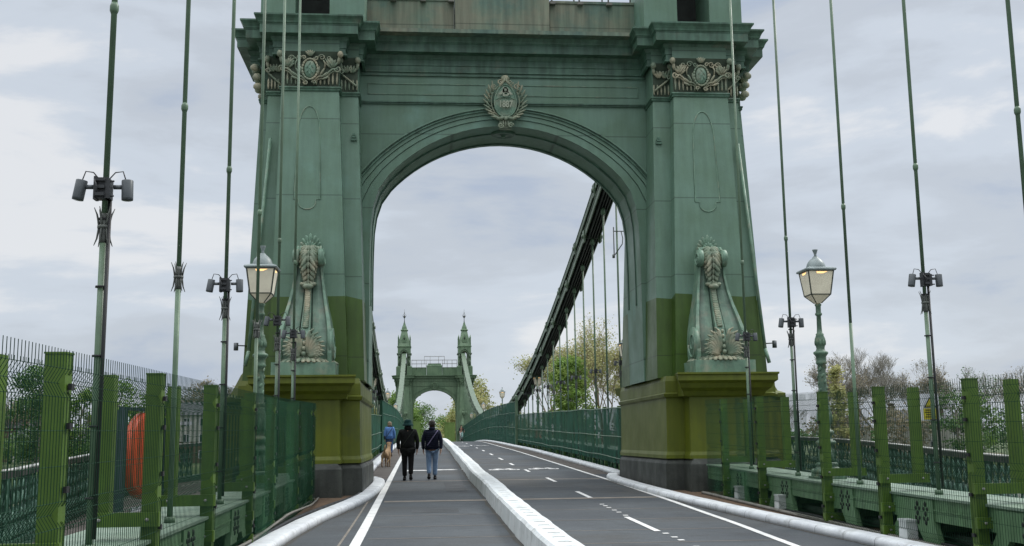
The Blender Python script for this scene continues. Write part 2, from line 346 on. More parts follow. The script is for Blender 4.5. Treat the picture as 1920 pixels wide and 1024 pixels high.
# ------------------------------------------------------------------ deck profile
KY = [-60, 0, 16, 24.7, 33, 46, 64, 98.7, 133, 151, 164, 172, 190, 240, 420]
KZ = [-2.0, -1.56, -1.42, -1.27, -1.12, -.88, -.58, -.19, -.58, -.88, -1.12, -1.27, -1.6, -2.4, -3.0]
def zr(y):
    i = 0
    while i < len(KY) - 2 and KY[i + 1] < y: i += 1
    def sl(k):
        if k == 0: return (KZ[1] - KZ[0]) / (KY[1] - KY[0])
        if k == len(KY) - 1: return (KZ[-1] - KZ[-2]) / (KY[-1] - KY[-2])
        return (KZ[k + 1] - KZ[k - 1]) / (KY[k + 1] - KY[k - 1])
    h = KY[i + 1] - KY[i]; t = min(max((y - KY[i]) / h, 0), 1)
    return (2*t**3 - 3*t*t + 1) * KZ[i] + (t**3 - 2*t*t + t) * h * sl(i) + (-2*t**3 + 3*t*t) * KZ[i+1] + (t**3 - t*t) * h * sl(i+1)
def lerp_path(P, y):
    if y <= P[0][1]: return P[0][0]
    for a, b_ in zip(P, P[1:]):
        if y <= b_[1]: return a[0] + (b_[0] - a[0]) * (y - a[1]) / (b_[1] - a[1])
    return P[-1][0]
def strip(mb, xa, xb, ys, h0, h1=None):
    """sheet following the deck: xa(y)..xb(y) at height h above it; solid if h1 is given"""
    for y0, y1 in zip(ys, ys[1:]):
        a0, a1, b0, b1 = xa(y0), xa(y1), xb(y0), xb(y1)
        if h1 is None: mb.add([(a0, y0, zr(y0) + h0), (b0, y0, zr(y0) + h0), (b1, y1, zr(y1) + h0), (a1, y1, zr(y1) + h0)], [(0, 1, 2, 3)])
        else:
            vs = [(x, y, zr(y) + h) for h in (h0, h1) for x, y in ((a0, y0), (b0, y0), (b1, y1), (a1, y1))]
            mb.add(vs, [(4, 5, 6, 7), (3, 2, 1, 0), (0, 1, 5, 4), (2, 3, 7, 6), (0, 4, 7, 3), (1, 2, 6, 5)])
def rng(a, b_, st):
    n = max(1, int(round((b_ - a) / st))); return [a + (b_ - a) * i / n for i in range(n + 1)]
YT, YF = 24.7, 172.7          # front faces of the near and far tower
RAIL_R = [(5.6, -20), (5.7, 8), (5.95, 14.3), (7.6, 21.1), (8.6, 26.2), (8.9, 30), (8.2, 38), (7.2, 44), (7.2, 160), (8.8, 170), (8.8, 182), (7.5, 190)]
RAIL_L = [(-7.0, -20), (-7.1, 8), (-7.5, 14.3), (-8.2, 18), (-9.2, 25), (-9.2, 31), (-8.2, 38), (-7.2, 44), (-7.2, 160), (-8.8, 170), (-8.8, 182), (-7.5, 190)]

# deck slab, roadway, verges
mb = MB(); ys = rng(-60, 185, 2.5)
strip(mb, lambda y: lerp_path(RAIL_L, y) - .25, lambda y: lerp_path(RAIL_R, y) + .25, ys, -1.1, -.02)
tag(mb.build('bridge_deck', G['deck']), kind='structure')
mb = MB(); strip(mb, lambda y: -4.4, lambda y: 4.2, rng(-60, 400, 2.0), 0)
tag(mb.build('roadway', G['asphalt']), kind='structure')
mb = MB()
for s_, X0, P in ((-1, 4.6, RAIL_L), (1, 4.4, RAIL_R)):
    strip(mb, (lambda y: lerp_path(RAIL_L, y) + .02) if s_ < 0 else (lambda y: 4.9), (lambda y: -4.9) if s_ < 0 else (lambda y: lerp_path(RAIL_R, y) - .02), rng(-60, 190, 2.5), .02)
tag(mb.build('footway', G['brown']), kind='structure')
# brown patches and transverse joints painted/laid on the carriageway
mb = MB(); strip(mb, lambda y: lerp_path([(3.1, 33), (3.03, 45), (2.98, 70)], y), lambda y: 3.72, rng(33.2, 110, 2), .004)
strip(mb, lambda y: -3.95, lambda y: -3.22, rng(32.2, 110, 2), .004)
tag(mb.build('verge_strip', G['brown']), kind='structure')
mb = MB()
for y, h in ((23.3, .17), (30.8, .10)):
    strip(mb, lambda y_: -3.0, lambda y_: -.82, [y - h, y + h], .004); strip(mb, lambda y_: -.38, lambda y_: 2.9, [y - h + .05, y + h + .05], .004)
for y in (12.6, 14.2, 16.0, 17.8, 19.9, 26.9, 38.2, 42.4, 46.5, 53, 61):
    strip(mb, lambda y_: -3.0, lambda y_: -.82, [y, y + .035], .004); strip(mb, lambda y_: -.38, lambda y_: 2.85, [y + .6, y + .635], .004)
strip(mb, lambda y: -3.37, lambda y: -3.335, rng(2, 27, 1.5), .004)
tag(mb.build('road_joints', G['joint']), kind='structure')

# grit and dark run-off collected against the kerbs and the divider
G['grit'] = mat('gutter_grit', (.042, .040, .036), (.060, .056, .048), 5, .95, fine=.3)
mb = MB()
def edge(f, g, ys_):
    strip(mb, lambda y: f(y) + min(0, g) * (.6 + .6 * noise.noise(Vector((y * .8, g * 9, 0)))), lambda y: f(y) + max(0, g) * (.6 + .6 * noise.noise(Vector((y * .8, g * 9, 0)))), ys_, .003)
edge(lambda y: -.83 + lerp_path([(0, 32), (.35, 90)], y), -.10, rng(3, 90, .35)); edge(lambda y: -.37 + lerp_path([(0, 32), (.35, 90)], y), .09, rng(3, 90, .35))
edge(lambda y: lerp_path([(3.86, 10), (3.70, 13.9), (3.60, 15.4), (3.36, 18.4), (3.06, 22.4), (2.98, 26), (2.97, 30)], y), -.12, rng(4, 30, .35))
edge(lambda y: lerp_path([(-4.17, 4), (-4.17, 15), (-3.92, 19.1), (-3.45, 22.2), (-3.28, 24.3), (-3.2, 27), (-3.18, 30.2)], y), .12, rng(4, 30, .35))
tag(mb.build('gutter_grit', G['grit']), kind='structure')
G['patch'] = mat('newer_asphalt_patch', (.050, .054, .058), (.040, .044, .047), 1.2, .9, 0, .5, fine=.3)
mb = MB()
for x0, x1, y0, y1 in ((.35, 1.0, 12.2, 14.6), (-2.4, -1.5, 20.4, 21.3), (1.9, 2.6, 25.2, 27.6), (-1.6, -1.1, 26.2, 30.1), (.2, .9, 42.8, 47)):
    strip(mb, lambda y: x0, lambda y: x1, [y0, y1], .003)
tag(mb.build('asphalt_patch', G['patch']), kind='structure')
# markings ------------------------------------------------------------------
def marking(mb, name, label, cat='road marking', group=None):
    o = mb.build(name, G['white']); tag(o, label, kind='structure'); return o
mb = MB(); strip(mb, lambda y: -3.20, lambda y: -3.05, rng(2, 110, 1.5), .008);
LR = [(2.5, 8), (2.69, 14), (2.87, 17.3), (2.96, 22), (3.03, 30), (2.98, 45), (2.92, 70), (2.85, 120)]
strip(mb, lambda y: lerp_path(LR, y) - .055, lambda y: lerp_path(LR, y) + .055, rng(2, 110, 1.0), .008)
dash = [(7.5, 10.8), (16.3, 18.8), (23.4, 25.5), (29.5, 31.6), (35.25, 36.8), (40.4, 42.1), (45.8, 48.1), (52.2, 54.3), (59, 61), (66, 68), (73.5, 75.5), (81, 83), (89, 91)]
for a, b_ in dash:
    xc = 1.36 if a < 20 else (1.46 if a < 33 else (1.32 if a < 39 else 1.24))
    strip(mb, lambda y: xc - .05, lambda y: xc + .05, [a, b_], .008)
for y in (13.4, 14.1, 14.95, 15.35, 15.9, 19.05, 19.7, 20.15, 20.75, 21.15, 21.55):
    strip(mb, lambda q: 1.36, lambda q: 1.45, [y, y + .12], .008)
marking(mb, 'road_markings', None)
def bike_mark(x, y, s_=1.0, L=1.9):
    q = MB()
    def ring(cx, cy, r):
        n = 16
        vs = [(cx + (r - k) * math.cos(2*math.pi*i/n) , cy + (r - k) * math.sin(2*math.pi*i/n) * 2.0) for k in (0, .07) for i in range(n)]
        q.add([(x + a * s_, y + c, zr(y + c) + .008) for a, c in vs], [(i, (i+1) % n, n + (i+1) % n, n + i) for i in range(n)])
    def bar(a, b_, w_=.05):
        d = Vector((b_[0]-a[0], b_[1]-a[1])); nrm = Vector((-d.y, d.x)).normalized() * w_
        q.add([(x + p[0]*s_, y + p[1], zr(y + p[1]) + .008) for p in ((a[0]-nrm.x, a[1]-nrm.y), (b_[0]-nrm.x, b_[1]-nrm.y), (b_[0]+nrm.x, b_[1]+nrm.y), (a[0]+nrm.x, a[1]+nrm.y))], [(0, 1, 2, 3)])
    ring(-.3, 0, .17); ring(.3, 0, .17)
    for a, b_ in (((-.3, 0), (-.15, .55)), ((-.15, .55), (.2, .55)), ((-.3, 0), (0, 0)), ((0, 0), (.2, .55)), ((0, 0), (-.18, .7)), ((.3, 0), (.18, .8)), ((-.26, .7), (-.1, .7)), ((.1, .8), (.22, .8))): bar(a, b_)
    return q
for x, y in ((.62, 36.9), (2.0, 37.1), (.48, 72.4), (1.87, 73.2)):
    tag(bike_mark(x, y, 1.15).build('cycle_lane_symbol', G['white']), kind='structure')
def ped_mark(x, y):
    q = MB()
    pts = [(-.42, -.3), (-.1, -.12), (.2, -.14), (.42, -.05), (.2, .12), (-.1, .10), (-.42, .2)]
    q.add([(x + a, y + c * 2, zr(y + c * 2) + .008) for a, c in pts], [tuple(range(7))])
    n = 10; q.add([(x + .62 + .11 * math.cos(2*math.pi*i/n), y + .3 * math.sin(2*math.pi*i/n), zr(y) + .009) for i in range(n)], [tuple(range(n))])
    return q
for x, y in ((-2.3, 37.3), (-1.35, 37.5), (-2.5, 72)):
    tag(ped_mark(x, y).build('walking_lane_symbol', G['white']), kind='structure')

# ------------------------------------------------------------------ kerbs and central barrier
def kerb(name, path, label, wd=.34, h=.12):
    """rounded painted kerb swept along (x, y) points"""
    mb = MB(); prof = [(-wd/2, -.01), (-wd*.49, h*.62), (-wd*.42, h*.92), (-wd*.3, h), (wd*.3, h), (wd*.42, h*.92), (wd*.49, h*.62), (wd/2, -.01)]
    fine = []
    for (a, b_) in zip(path, path[1:]):
        n = max(1, int(math.hypot(b_[0]-a[0], b_[1]-a[1]) / .8)); fine += [(a[0]+(b_[0]-a[0])*i/n, a[1]+(b_[1]-a[1])*i/n) for i in range(n)]
    fine.append(path[-1])
    for _ in range(3): fine = [fine[0]] + [((p[0]+2*q[0]+r[0])/4, (p[1]+2*q[1]+r[1])/4) for p, q, r in zip(fine, fine[1:], fine[2:])] + [fine[-1]]
    secs = []
    for i, p in enumerate(fine):
        a, c = fine[max(i-1, 0)], fine[min(i+1, len(fine)-1)]; d = Vector((c[0]-a[0], c[1]-a[1])).normalized(); nx, ny = d.y, -d.x
        wob = 1 + .05 * noise.noise(Vector((p[0]*2, p[1]*1.3, 3)))
        secs.append([(p[0]+nx*o, p[1]+ny*o, zr(p[1]) + z*wob) for o, z in prof])
    mb.loft(secs, smooth=True)
    return tag(mb.build(name, G['kerbw']), label, 'kerb', kind=None)
kerb('kerb', [(-4.33, 4), (-4.33, 15.2), (-4.08, 19.1), (-3.62, 22.2), (-3.44, 24.3), (-3.36, 27), (-3.34, 30.2), (-3.40, 31.0), (-3.62, 31.5)], 'white rounded kerb curving round the foot of the left tower leg')
kerb('kerb', [(4.02, 4), (3.98, 10), (3.86, 13.9), (3.76, 15.4), (3.52, 18.4), (3.22, 22.4), (3.14, 26), (3.13, 30.2), (3.2, 31.0), (3.42, 31.5)], 'white rounded kerb curving round the foot of the right tower leg', .34)
kerb('kerb', [(-3.98, 31.8), (-4.02, 60), (-3.9, 110), (-3.9, 168)], 'white kerb beyond the left tower leg beside the dark netting')
kerb('kerb', [(3.72, 31.9), (3.86, 34), (3.86, 60), (3.6, 90), (3.6, 168)], 'white kerb beyond the right tower leg beside the brown verge')
mb = MB()
prof = [(-.82, -.01), (-.80, .27), (-.76, .305), (-.44, .305), (-.40, .27), (-.38, -.01)]
secs = []
for i, y in enumerate(rng(3, 168, .35)):
    jx = .018 * noise.noise(Vector((0, y * .9, 1))) + .03 * noise.noise(Vector((3, y * .18, 1))); jz = .012 * noise.noise(Vector((5, y * 1.4, 1)))
    sh = lerp_path([(0, 32), (.35, 90), (.35, 200)], y)
    secs.append([(a + jx + sh + .012 * noise.noise(Vector((a * 9, y * 2.2, 2))), y, zr(y) + z + (jz if z > .1 else 0)) for a, z in prof])
mb.loft(secs); bar = mb.build('central_barrier', G['barrier'])
root = thing('lane_divider', (-.6, 3, zr(3)), 'low white painted divider running down the middle of the road', 'divider')
bar.parent = root; bar.matrix_parent_inverse = Matrix.Translation((.6, -3, -zr(3)))
mb = MB()
y = 8.0
while y < 60:
    for s_ in (-1, 1):
        P = []
        for k in range(7):
            a = -.9 + 1.8 * k / 6; P.append((-.6 + lerp_path([(0, 32), (.35, 90)], y) + .10 * math.sin(a), y + s_ * .03 + .13 * math.cos(a), zr(y) + .3085))
        mb.tube(P, .0025, 3, False)
    y += .52
o = mb.build('scribed_pattern', G['line']); o['kind'] = 'stuff'; o.parent = root; o.matrix_parent_inverse = Matrix.Translation((.6, -3, -zr(3))); o['label'] = 'curved joint marks scribed in the white top'
# raised gritty verge between kerb and tower foot
for s_, P, Q in ((-1, [(-4.2, 4), (-4.2, 15.2), (-3.96, 19.1), (-3.5, 22.4), (-3.4, 26), (-3.36, 31)], -5.0), (1, [(3.9, 4), (3.86, 13.9), (3.6, 16), (3.4, 18.4), (3.1, 22.4), (3.05, 26), (3.05, 31)], 5.0)):
    mb = MB()
    if s_ < 0: strip(mb, lambda y: Q, lambda y: lerp_path(P, y) - .12, rng(4, 31, .9), .05)
    else: strip(mb, lambda y: lerp_path(P, y) + .12, lambda y: Q, rng(4, 31, .9), .05)
    tag(mb.build('verge', G['tan']), kind='structure')

# cables and conduits lying along the verges
def cable(name, pts, r, m_, label, cat='cable'):
    mb = MB(); fine = []
    for a, b_ in zip(pts, pts[1:]):
        n = max(1, int((Vector(b_) - Vector(a)).length / .4)); fine += [Vector(a).lerp(Vector(b_), i / n) for i in range(n)]
    fine.append(Vector(pts[-1]))
    for _ in range(3): fine = [fine[0]] + [(p + 2*q + s_) / 4 for p, q, s_ in zip(fine, fine[1:], fine[2:])] + [fine[-1]]
    fine = [(p.x + .02 * noise.noise(Vector((p.y, r*90, 0))), p.y, zr(p.y) + p.z) for p in fine]
    mb.tube(fine, r, 6); return tag(mb.build(name, m_), label, cat)
cable('cable', [(-4.5, 6, .1), (-4.52, 14, .1), (-4.36, 18.5, .1), (-3.95, 21.6, .1), (-3.62, 23.6, .1), (-3.58, 26, .1), (-3.57, 30, .1)], .035, G['cable'], 'black cable lying behind the left kerb round the tower foot')
cable('conduit', [(-4.62, 5, .08), (-4.65, 14, .08), (-4.5, 18.5, .08), (-4.5, 23.4, .08)], .03, G['pipe'], 'grey conduit at the foot of the left mesh fence', 'conduit')
cable('conduit', [(4.10, 5, .08), (4.10, 13, .08), (4.08, 17, .08), (4.0, 21, .08), (3.95, 23.4, .08)], .035, G['pipe'], 'grey conduit at the foot of the right mesh fence nearest the kerb', 'conduit')
cable('cable', [(4.24, 9, .07), (4.22, 13, .1), (4.2, 15, .07), (4.14, 17, .12), (4.2, 19.5, .07)], .025, G['cable'], 'dark cable snaking beneath the green beam on the right', 'cable')
cable('cable', [(-4.5, 10, .2), (-4.48, 15, .13), (-4.42, 18.5, .2), (-4.3, 21, .13), (-4.4, 23.4, .1)], .02, G['pipe'], 'thin pale cable in the bundle behind the left kerb', 'cable')

# ------------------------------------------------------------------ towers
D = 5.87
ZS, ZC = 1.42, 8.58       # foot of the shaft, astragal
def leg_poly(xsi, xpi, xpo, xso, xbo, yp, ys_, yb, yc=2.0):
    f = [(xsi, yc), (xsi, ys_), (xpi, ys_), (xpi, yp), (xpo, yp), (xpo, ys_), (xso, ys_), (xso, yb), (xbo, yb)]
    return f + [(x, D - y) for x, y in reversed(f)]
def offs(poly, o):
    """offset a counter-clockwise rectilinear polygon outwards"""
    n = len(poly); r = []
    for i in range(n):
        a, b_, c = poly[i-1], poly[i], poly[(i+1) % n]; ox = oy = 0
        for p, q in ((a, b_), (b_, c)):
            dx, dy = q[0]-p[0], q[1]-p[1]; L = math.hypot(dx, dy) or 1
            nx, ny = dy/L, -dx/L
            if abs(nx) > .5 and abs(ox) < 1e-9: ox = o * round(nx)
            if abs(ny) > .5 and abs(oy) < 1e-9: oy = o * round(ny)
        r.append((b_[0]+ox, b_[1]+oy))
    return r
def mirror(poly): return [(-x, y) for x, y in reversed(poly)]
def ccw(poly):
    a = sum(p[0]*q[1]-q[0]*p[1] for p, q in zip(poly, poly[1:]+poly[:1])); return poly if a > 0 else poly[::-1]
TOP = dict(xsi=3.75, xpi=4.20, xpo=5.60, xso=5.98, xbo=6.25, yp=.80, ys_=1.20, yb=1.85)
BOT = dict(xsi=3.50, xpi=3.86, xpo=5.68, xso=6.12, xbo=6.42, yp=.20, ys_=.60, yb=1.20)
def leg_at(z):
    t = (z - ZS) / (ZC - ZS); return ccw(leg_poly(**{k: BOT[k] + (TOP[k]-BOT[k]) * t for k in TOP}))
def yfront(z, which='yp'): t = (z - ZS) / (ZC - ZS); return BOT[which] + (TOP[which]-BOT[which]) * t
def sec(poly, z): return [(x, y, z) for x, y in poly]
def inner_curve():
    P = [(3.47, -.9), (3.47, .5), (3.47, 2), (3.47, 3.4), (3.47, 4.4), (3.46, 5.0), (3.44, 5.5), (3.38, 5.95), (3.25, 6.35)]
    for k in range(13):
        a = rad(48 - 4 * k); P.append((4.05 * math.sin(a), 3.99 + 4.05 * math.cos(a)))
    return P           # right side, foot to apex
def outer_pt(p):
    """matching point on the outer ring"""
    x, z = p
    if z < 5.2: return (min(x + .42 + max(0, (z-4.4)) * .2, 4.4), z)
    a = math.atan2(x, z - 4.4); dx, dz = math.sin(a), math.cos(a)
    # ray from (0,4.4) to circle centre (0,3.68) radius 4.84
    oz = 4.4 - 3.68; bq = 2 * oz * dz; cq = oz*oz - 4.84**2; t = (-bq + math.sqrt(bq*bq - 4*cq)) / 2
    return (dx * t, 4.4 + dz * t)
def text_mesh(txt, size, ext):
    cu = bpy.data.curves.new('t', 'FONT'); cu.body = txt; cu.size = size; cu.extrude = ext; cu.offset = .006; cu.align_x = 'CENTER'; cu.resolution_u = 3
    o = bpy.data.objects.new('t', cu); C.objects.link(o); dg = bpy.context.evaluated_depsgraph_get(); me = bpy.data.meshes.new_from_object(o.evaluated_get(dg))
    vs = [tuple(v.co) for v in me.vertices]; fs = [tuple(p.vertices) for p in me.polygons]; bpy.data.objects.remove(o); return vs, fs

def capital_orn(mb, xc, y, hw, full=1, z0=8.64, bell=None):
    """leafy capital front between xc-hw..xc+hw facing -y, .88 high; full=0 is the slim side piece"""
    H = .86
    f = lambda u, v, p=0: (xc + u * hw, y - p, z0 + v * H)
    # bell widening upwards
    bell.add([f(-1, 0, .0), f(1, 0, .0), f(1.06, .8, .05), f(-1.06, .8, .05), f(-1.12, 1, .12), f(1.12, 1, .12)], [(0, 1, 2, 3), (3, 2, 5, 4)])
    # flutes at the foot
    n = 14 if full else 5
    for i in range(n):
        u = -0.93 + 1.86 * i / (n - 1)
        if full and abs(u) < .2: continue
        top = .10 + .36 * abs(u) ** 1.0 if full else .34
        mb.ell(f(u, .03 + top / 2, .03), (top * H / 2, .026, .028), (0, 0, 1))
    for s_ in (-1, 1):
        # sweeping arcs ending in small side volutes
        if full:
            P = [f(s_ * (.12 + .84 * k / 10), .10 + .40 * (k / 10) ** .75 + .04 * math.sin(k), .07 + .05 * k / 10) for k in range(11)]
            mb.tube(P, .028, 5); mb.tube([(p[0], p[1] + .01, p[2] - .06) for p in P], .018, 4)
            mb.spiral(f(s_ * .97, .47, .13), .085, 1.3, .024, s_)
            # upper scrolls
            mb.spiral(f(s_ * .40, .83, .08), .085, 1.4, .020, -s_); mb.spiral(f(s_ * .64, .80, .08), .08, 1.4, .020, s_)
            mb.tube([f(s_ * .5, .5, .06), f(s_ * .52, .66, .08), f(s_ * .46, .75, .08)], .024, 5)
            for a, L in ((-62, .20), (-48, .25), (-34, .28), (-18, .28), (-4, .26), (10, .22)):
                d = (math.sin(rad(-a * .75)) * s_ * 1.0, -.25, math.cos(rad(a)))
                c = f(s_ * .78, .5 , .05); dd = Vector((s_ * math.sin(rad(a * .8)), -.18, math.cos(rad(a * .8))))
                mb.ell(tuple(Vector(c) + dd.normalized() * L * .55), (L * .5, .034, .035), dd)
            for a, L in ((12, .24), (32, .24), (52, .22), (72, .19)):
                dd = Vector((s_ * math.sin(rad(a)), -.2, math.cos(rad(a))))
                mb.ell(tuple(Vector(f(s_ * .22, .13, .05)) + dd.normalized() * (L * .55 + .13)), (L * .5, .03, .032), dd)
            # corner volutes with leaves
        mb.ell(f(s_ * 1.05, .90, .16), (.09, .075, .09), (0, 0, 1)); mb.ell(f(s_ * 1.0, .74, .12), (.10, .045, .05), (s_ * .2, -.3, 1))
        for a in (-30, -8, 16, 40):
            dd = Vector((s_ * math.sin(rad(a)), -.2, math.cos(rad(a)))); L = .2
            mb.ell(tuple(Vector(f(s_ * (.80 if full else .35), .52, .08)) + dd * L * .6), (L * .5, .03, .03), dd)
    if full:
        for i in range(20):      # cartouche frame
            a = 2 * math.pi * i / 20; mb.ell((xc + .185 * math.cos(a), y - .12, z0 + .47 * H + .26 * math.sin(a)), (.05, .03, .03), (-math.sin(a) * .7, 0, math.cos(a)))
        for a in (-40, -20, 0, 20, 40): mb.ell((xc + .10 * math.sin(rad(a)), y - .14, z0 + .86 * H + .07 * math.cos(rad(a))), (.08, .026, .03), (math.sin(rad(a)), -.2, math.cos(rad(a))))
        for s_ in (-1, 1): mb.spiral((xc + s_ * .15, y - .13, z0 + .80 * H), .06, 1.2, .02, s_); mb.spiral((xc + s_ * .10, y - .1, z0 + .07), .06, 1.2, .02, -s_)
    else:
        P = [f(-.9 + 1.8 * k / 6, .15 + .35 * (k / 6), .08) for k in range(7)]; mb.tube(P, .026, 5); mb.spiral(f(.95, .55, .12), .07, 1.3, .022, 1)

def tower(Y0, label, near=True):
    X0 = -.05; root = thing('suspension_tower', (X0, Y0 , -1.27), label, 'bridge tower', world=True)
    T = lambda mb: mb
    g = G['green'] if near else G['fargreen']
    MG = {'dk': G['green_dk'] if near else G['fargreen'], 'ol': G['olive'] if near else G['fargreen'], 'tr': G['trim'] if near else G['fargreen'], 'at': G['attic'] if near else G['fargreen'],
          'orn': G['orn'] if near else G['fargreen'], 'og': G['orn_gr'] if near else G['fargreen'], 'gr': G['granite']}
    def fin(mb, name, m_, parent=None, lab=None):
        # shift local tower coordinates to world, build under the root
        mb.v = [(x + X0, y + Y0, z) for x, y, z in mb.v]; 
        for q in pieces(mb):
            o = q.build(name, m_, root)
            if parent: o.parent = parent
            if lab: o['label'] = lab
        return o
    def both(poly): return [poly, ccw(mirror(poly))]
    # stone base and plinth of each leg -------------------------------------------------
    PB = dict(xsi=3.5, xpi=3.92, xpo=5.55, xso=6.2, xbo=6.5, yp=-.68, ys_=0.0, yb=.7)
    for k, sgn in enumerate((1, -1)):
        mk = lambda P: ccw(P) if sgn > 0 else ccw(mirror(P))
        base = ccw(leg_poly(**PB, yc=1.4)); b2 = offs(base, -.09)
        mb = MB(); mb.loft([sec(mk(offs(base, .02)), -1.6), sec(mk(base), -.62), sec(mk(offs(base, -.03)), -.56), sec(mk(b2), -.50)]); fin(mb, 'stone_base', MG['gr'], lab='dark granite block with bevelled top')
        pl = offs(ccw(leg_poly(**dict(PB, yp=-.56), yc=1.4)), -.05)
        mb = MB(); mb.loft([sec(mk(offs(pl, .03)), -.50), sec(mk(offs(pl, .03)), -.42), sec(mk(offs(pl, .0)), -.34), sec(mk(offs(pl, -.02)), .90), sec(mk(offs(pl, .03)), .93), sec(mk(offs(pl, .05)), 1.0), sec(mk(offs(pl, -.0)), 1.03), sec(mk(offs(pl, -.01)), 1.30), sec(mk(offs(pl, -.05)), 1.42)])
        fin(mb, 'plinth', MG['ol'], lab='olive painted plinth')
        # balcony slab carried by brackets below the scroll, front and back
        for s_ in (0, 1):
            def Yb(y): return y if not s_ else D - y
            mb = MB(); xa, xb = 3.84, 5.72
            pr = [(.3, .93), (-.58, .93), (-.66, 1.03), (-.80, 1.10), (-.86, 1.2), (-.98, 1.26), (-.98, 1.38), (-1.02, 1.40), (-1.02, 1.44), (.3, 1.47)]
            vs = []; n = len(pr)
            for side, xx in ((0, xa), (1, xb)):
                for yy, zz in pr:
                    ex = max(0, (-.58 - yy)) if yy < 0 else 0
                    vs.append((sgn * (xx + (-ex if side == 0 else ex) * .55), Yb(yy), zz))
            mb.add(vs, [tuple(range(n)), tuple(range(2*n-1, n-1, -1))] + [(j, n+j, n+(j+1) % n, (j+1) % n) for j in range(n)])
            fin(mb, 'balcony', MG['ol'], lab='projecting moulded shelf below the scroll')
        # outer pedestal with coped top
        mb = MB(); RR = lambda x, e: mk([(6.1, 1.3 + e), (x, 1.3 + e), (x, D - 1.3 - e), (6.1, D - 1.3 - e)])
        mb.loft([sec(RR(6.78, 0), -1.5), sec(RR(6.78, 0), .88), sec(RR(6.86, -.08), .95), sec(RR(6.86, -.08), 1.05), sec(RR(6.72, .1), 1.12), sec(RR(6.52, .3), 1.6), sec(RR(6.42, .4), 1.75)])
        fin(mb, 'outer_pedestal', MG['ol'])
        # shaft: lower painted band and upper part
        zb = 3.42 if near else 3.42
        jit = [.05 * math.sin(i * 2.3 + sgn) - (.04 if near else 0) for i in range(18)]; J = [(p[0], p[1], zb + j) for p, j in zip(mk(leg_at(zb)), jit)]
        mb = MB(); mb.loft([sec(mk(leg_at(1.40)), 1.40), J]); fin(mb, 'lower_shaft', MG['dk'], lab='freshly painted darker lower shaft' if near else None)
        mb = MB(); mb.loft([J] + [sec(mk(leg_at(z)), z) for z in (5.5, ZC)] + [sec(mk(leg_at(ZC)), 9.92)]); fin(mb, 'shaft', g)
        mb = MB()
        for zz, o in ((8.545, .03), (8.60, .045)):
            mb.loft([sec(mk(offs(leg_at(ZC), o)), zz - .028), sec(mk(offs(leg_at(ZC), o + .012)), zz), sec(mk(offs(leg_at(ZC), o)), zz + .024)])
        fin(mb, 'astragal', MG['tr'])
        # capitals front and back
        for s_ in (0, 1):
            mb = MB(); bl = MB(); capital_orn(mb, 4.9, .80, .70, 1, bell=bl); capital_orn(mb, 3.975, 1.20, .205, 0, bell=bl); capital_orn(mb, 5.8, 1.20, .18, 0, bell=bl)
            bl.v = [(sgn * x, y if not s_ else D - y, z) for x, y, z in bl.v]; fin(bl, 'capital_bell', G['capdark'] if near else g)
            # leaves wrapping the outer flank
            for yy in (1.5, 2.3, 3.2, 4.1):
                for zz, xx in ((9.35, 6.36), (9.1, 6.3), (8.85, 6.28)): mb.ell((xx, yy, zz), (.10, .12, .09), (0, 0, 1))
            mb.v = [(sgn * x, y if not s_ else D - y, z) for x, y, z in mb.v]
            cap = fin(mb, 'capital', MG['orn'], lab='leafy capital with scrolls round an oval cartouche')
            mb = MB(); mb.ell((4.9, .70, 8.64 + .47 * .86), (.235, .165, .07)); 
            for k2, (u, v_) in enumerate(((-.06, .06), (.06, .05), (-.05, -.07), (.06, -.06), (0, .0), (0, .13), (0, -.13))): mb.ell((4.9 + u, .635, 9.045 + v_), (.05, .015, .012), (.5 - k2 % 2, 0, 1))
            mb.v = [(sgn * x, y if not s_ else D - y, z) for x, y, z in mb.v]
            fin(mb, 'oval_boss', MG['og'], cap)
            # sunk panel outline on the pilaster
            mb = MB(); w0, w1 = .265, .315; xc = 4.9; P = []
            for k2 in range(9):
                a = k2 / 8; P.append((xc - w0 + .0 + (w0) * a ** 1.6, 7.5 + .62 * math.sin(a * math.pi / 2)))
            P = P + [(2 * xc - x, z) for x, z in reversed(P[:-1])]
            Q = [(xc + w1, 5.74), (xc + w1 - .11, 5.74)] + [(xc + .205 * math.cos(t), 5.66 - .17 * math.sin(t)) for t in [math.pi * i / 10 for i in range(11)]] + [(xc - w1 + .11, 5.74), (xc - w1, 5.74)]
            loop = P + Q + [P[0]]
            L3 = [(sgn * x, (yfront(z) - .004) if not s_ else D - yfront(z) + .004, z) for x, z in loop]
            mb.tube(L3, .016, 5, False); fin(mb, 'panel_moulding', MG['og'] if near else g)
            # drip stop on the inner side pilaster
            mb = MB(); x_ = 3.72
            for dz, ww in ((0, .15), (.07, .11), (.13, .07)):
                yy = yfront(7.35, 'ys_'); mb.box(x_ + .12 - ww/2, x_ + .12 + ww/2, yy - .05, yy + .1, 7.35 + dz, 7.40 + dz)
            mb.v = [(sgn * x, y if not s_ else D - y, z) for x, y, z in mb.v]; fin(mb, 'drip_stop', MG['tr'])
            console(fin, MG, sgn, s_, near)
        mb = MB(); mb.tube([(sgn * 5.86, .98, 7.35), (sgn * 6.06, .74, 4.2), (sgn * 6.19, .60, 2.1)], .042, 8); mb.tube([(sgn * 6.19, .60, 2.1), (sgn * 6.26, .55, 1.75)], .045, 6); fin(mb, 'downpipe', G['orn_gr'] if near else g, lab='pale downpipe on the outer side')
    # arch wall ---------------------------------------------------------------------------
    IC = inner_curve(); full_in = IC + [(-x, z) for x, z in reversed(IC[:-1])]
    outp = []
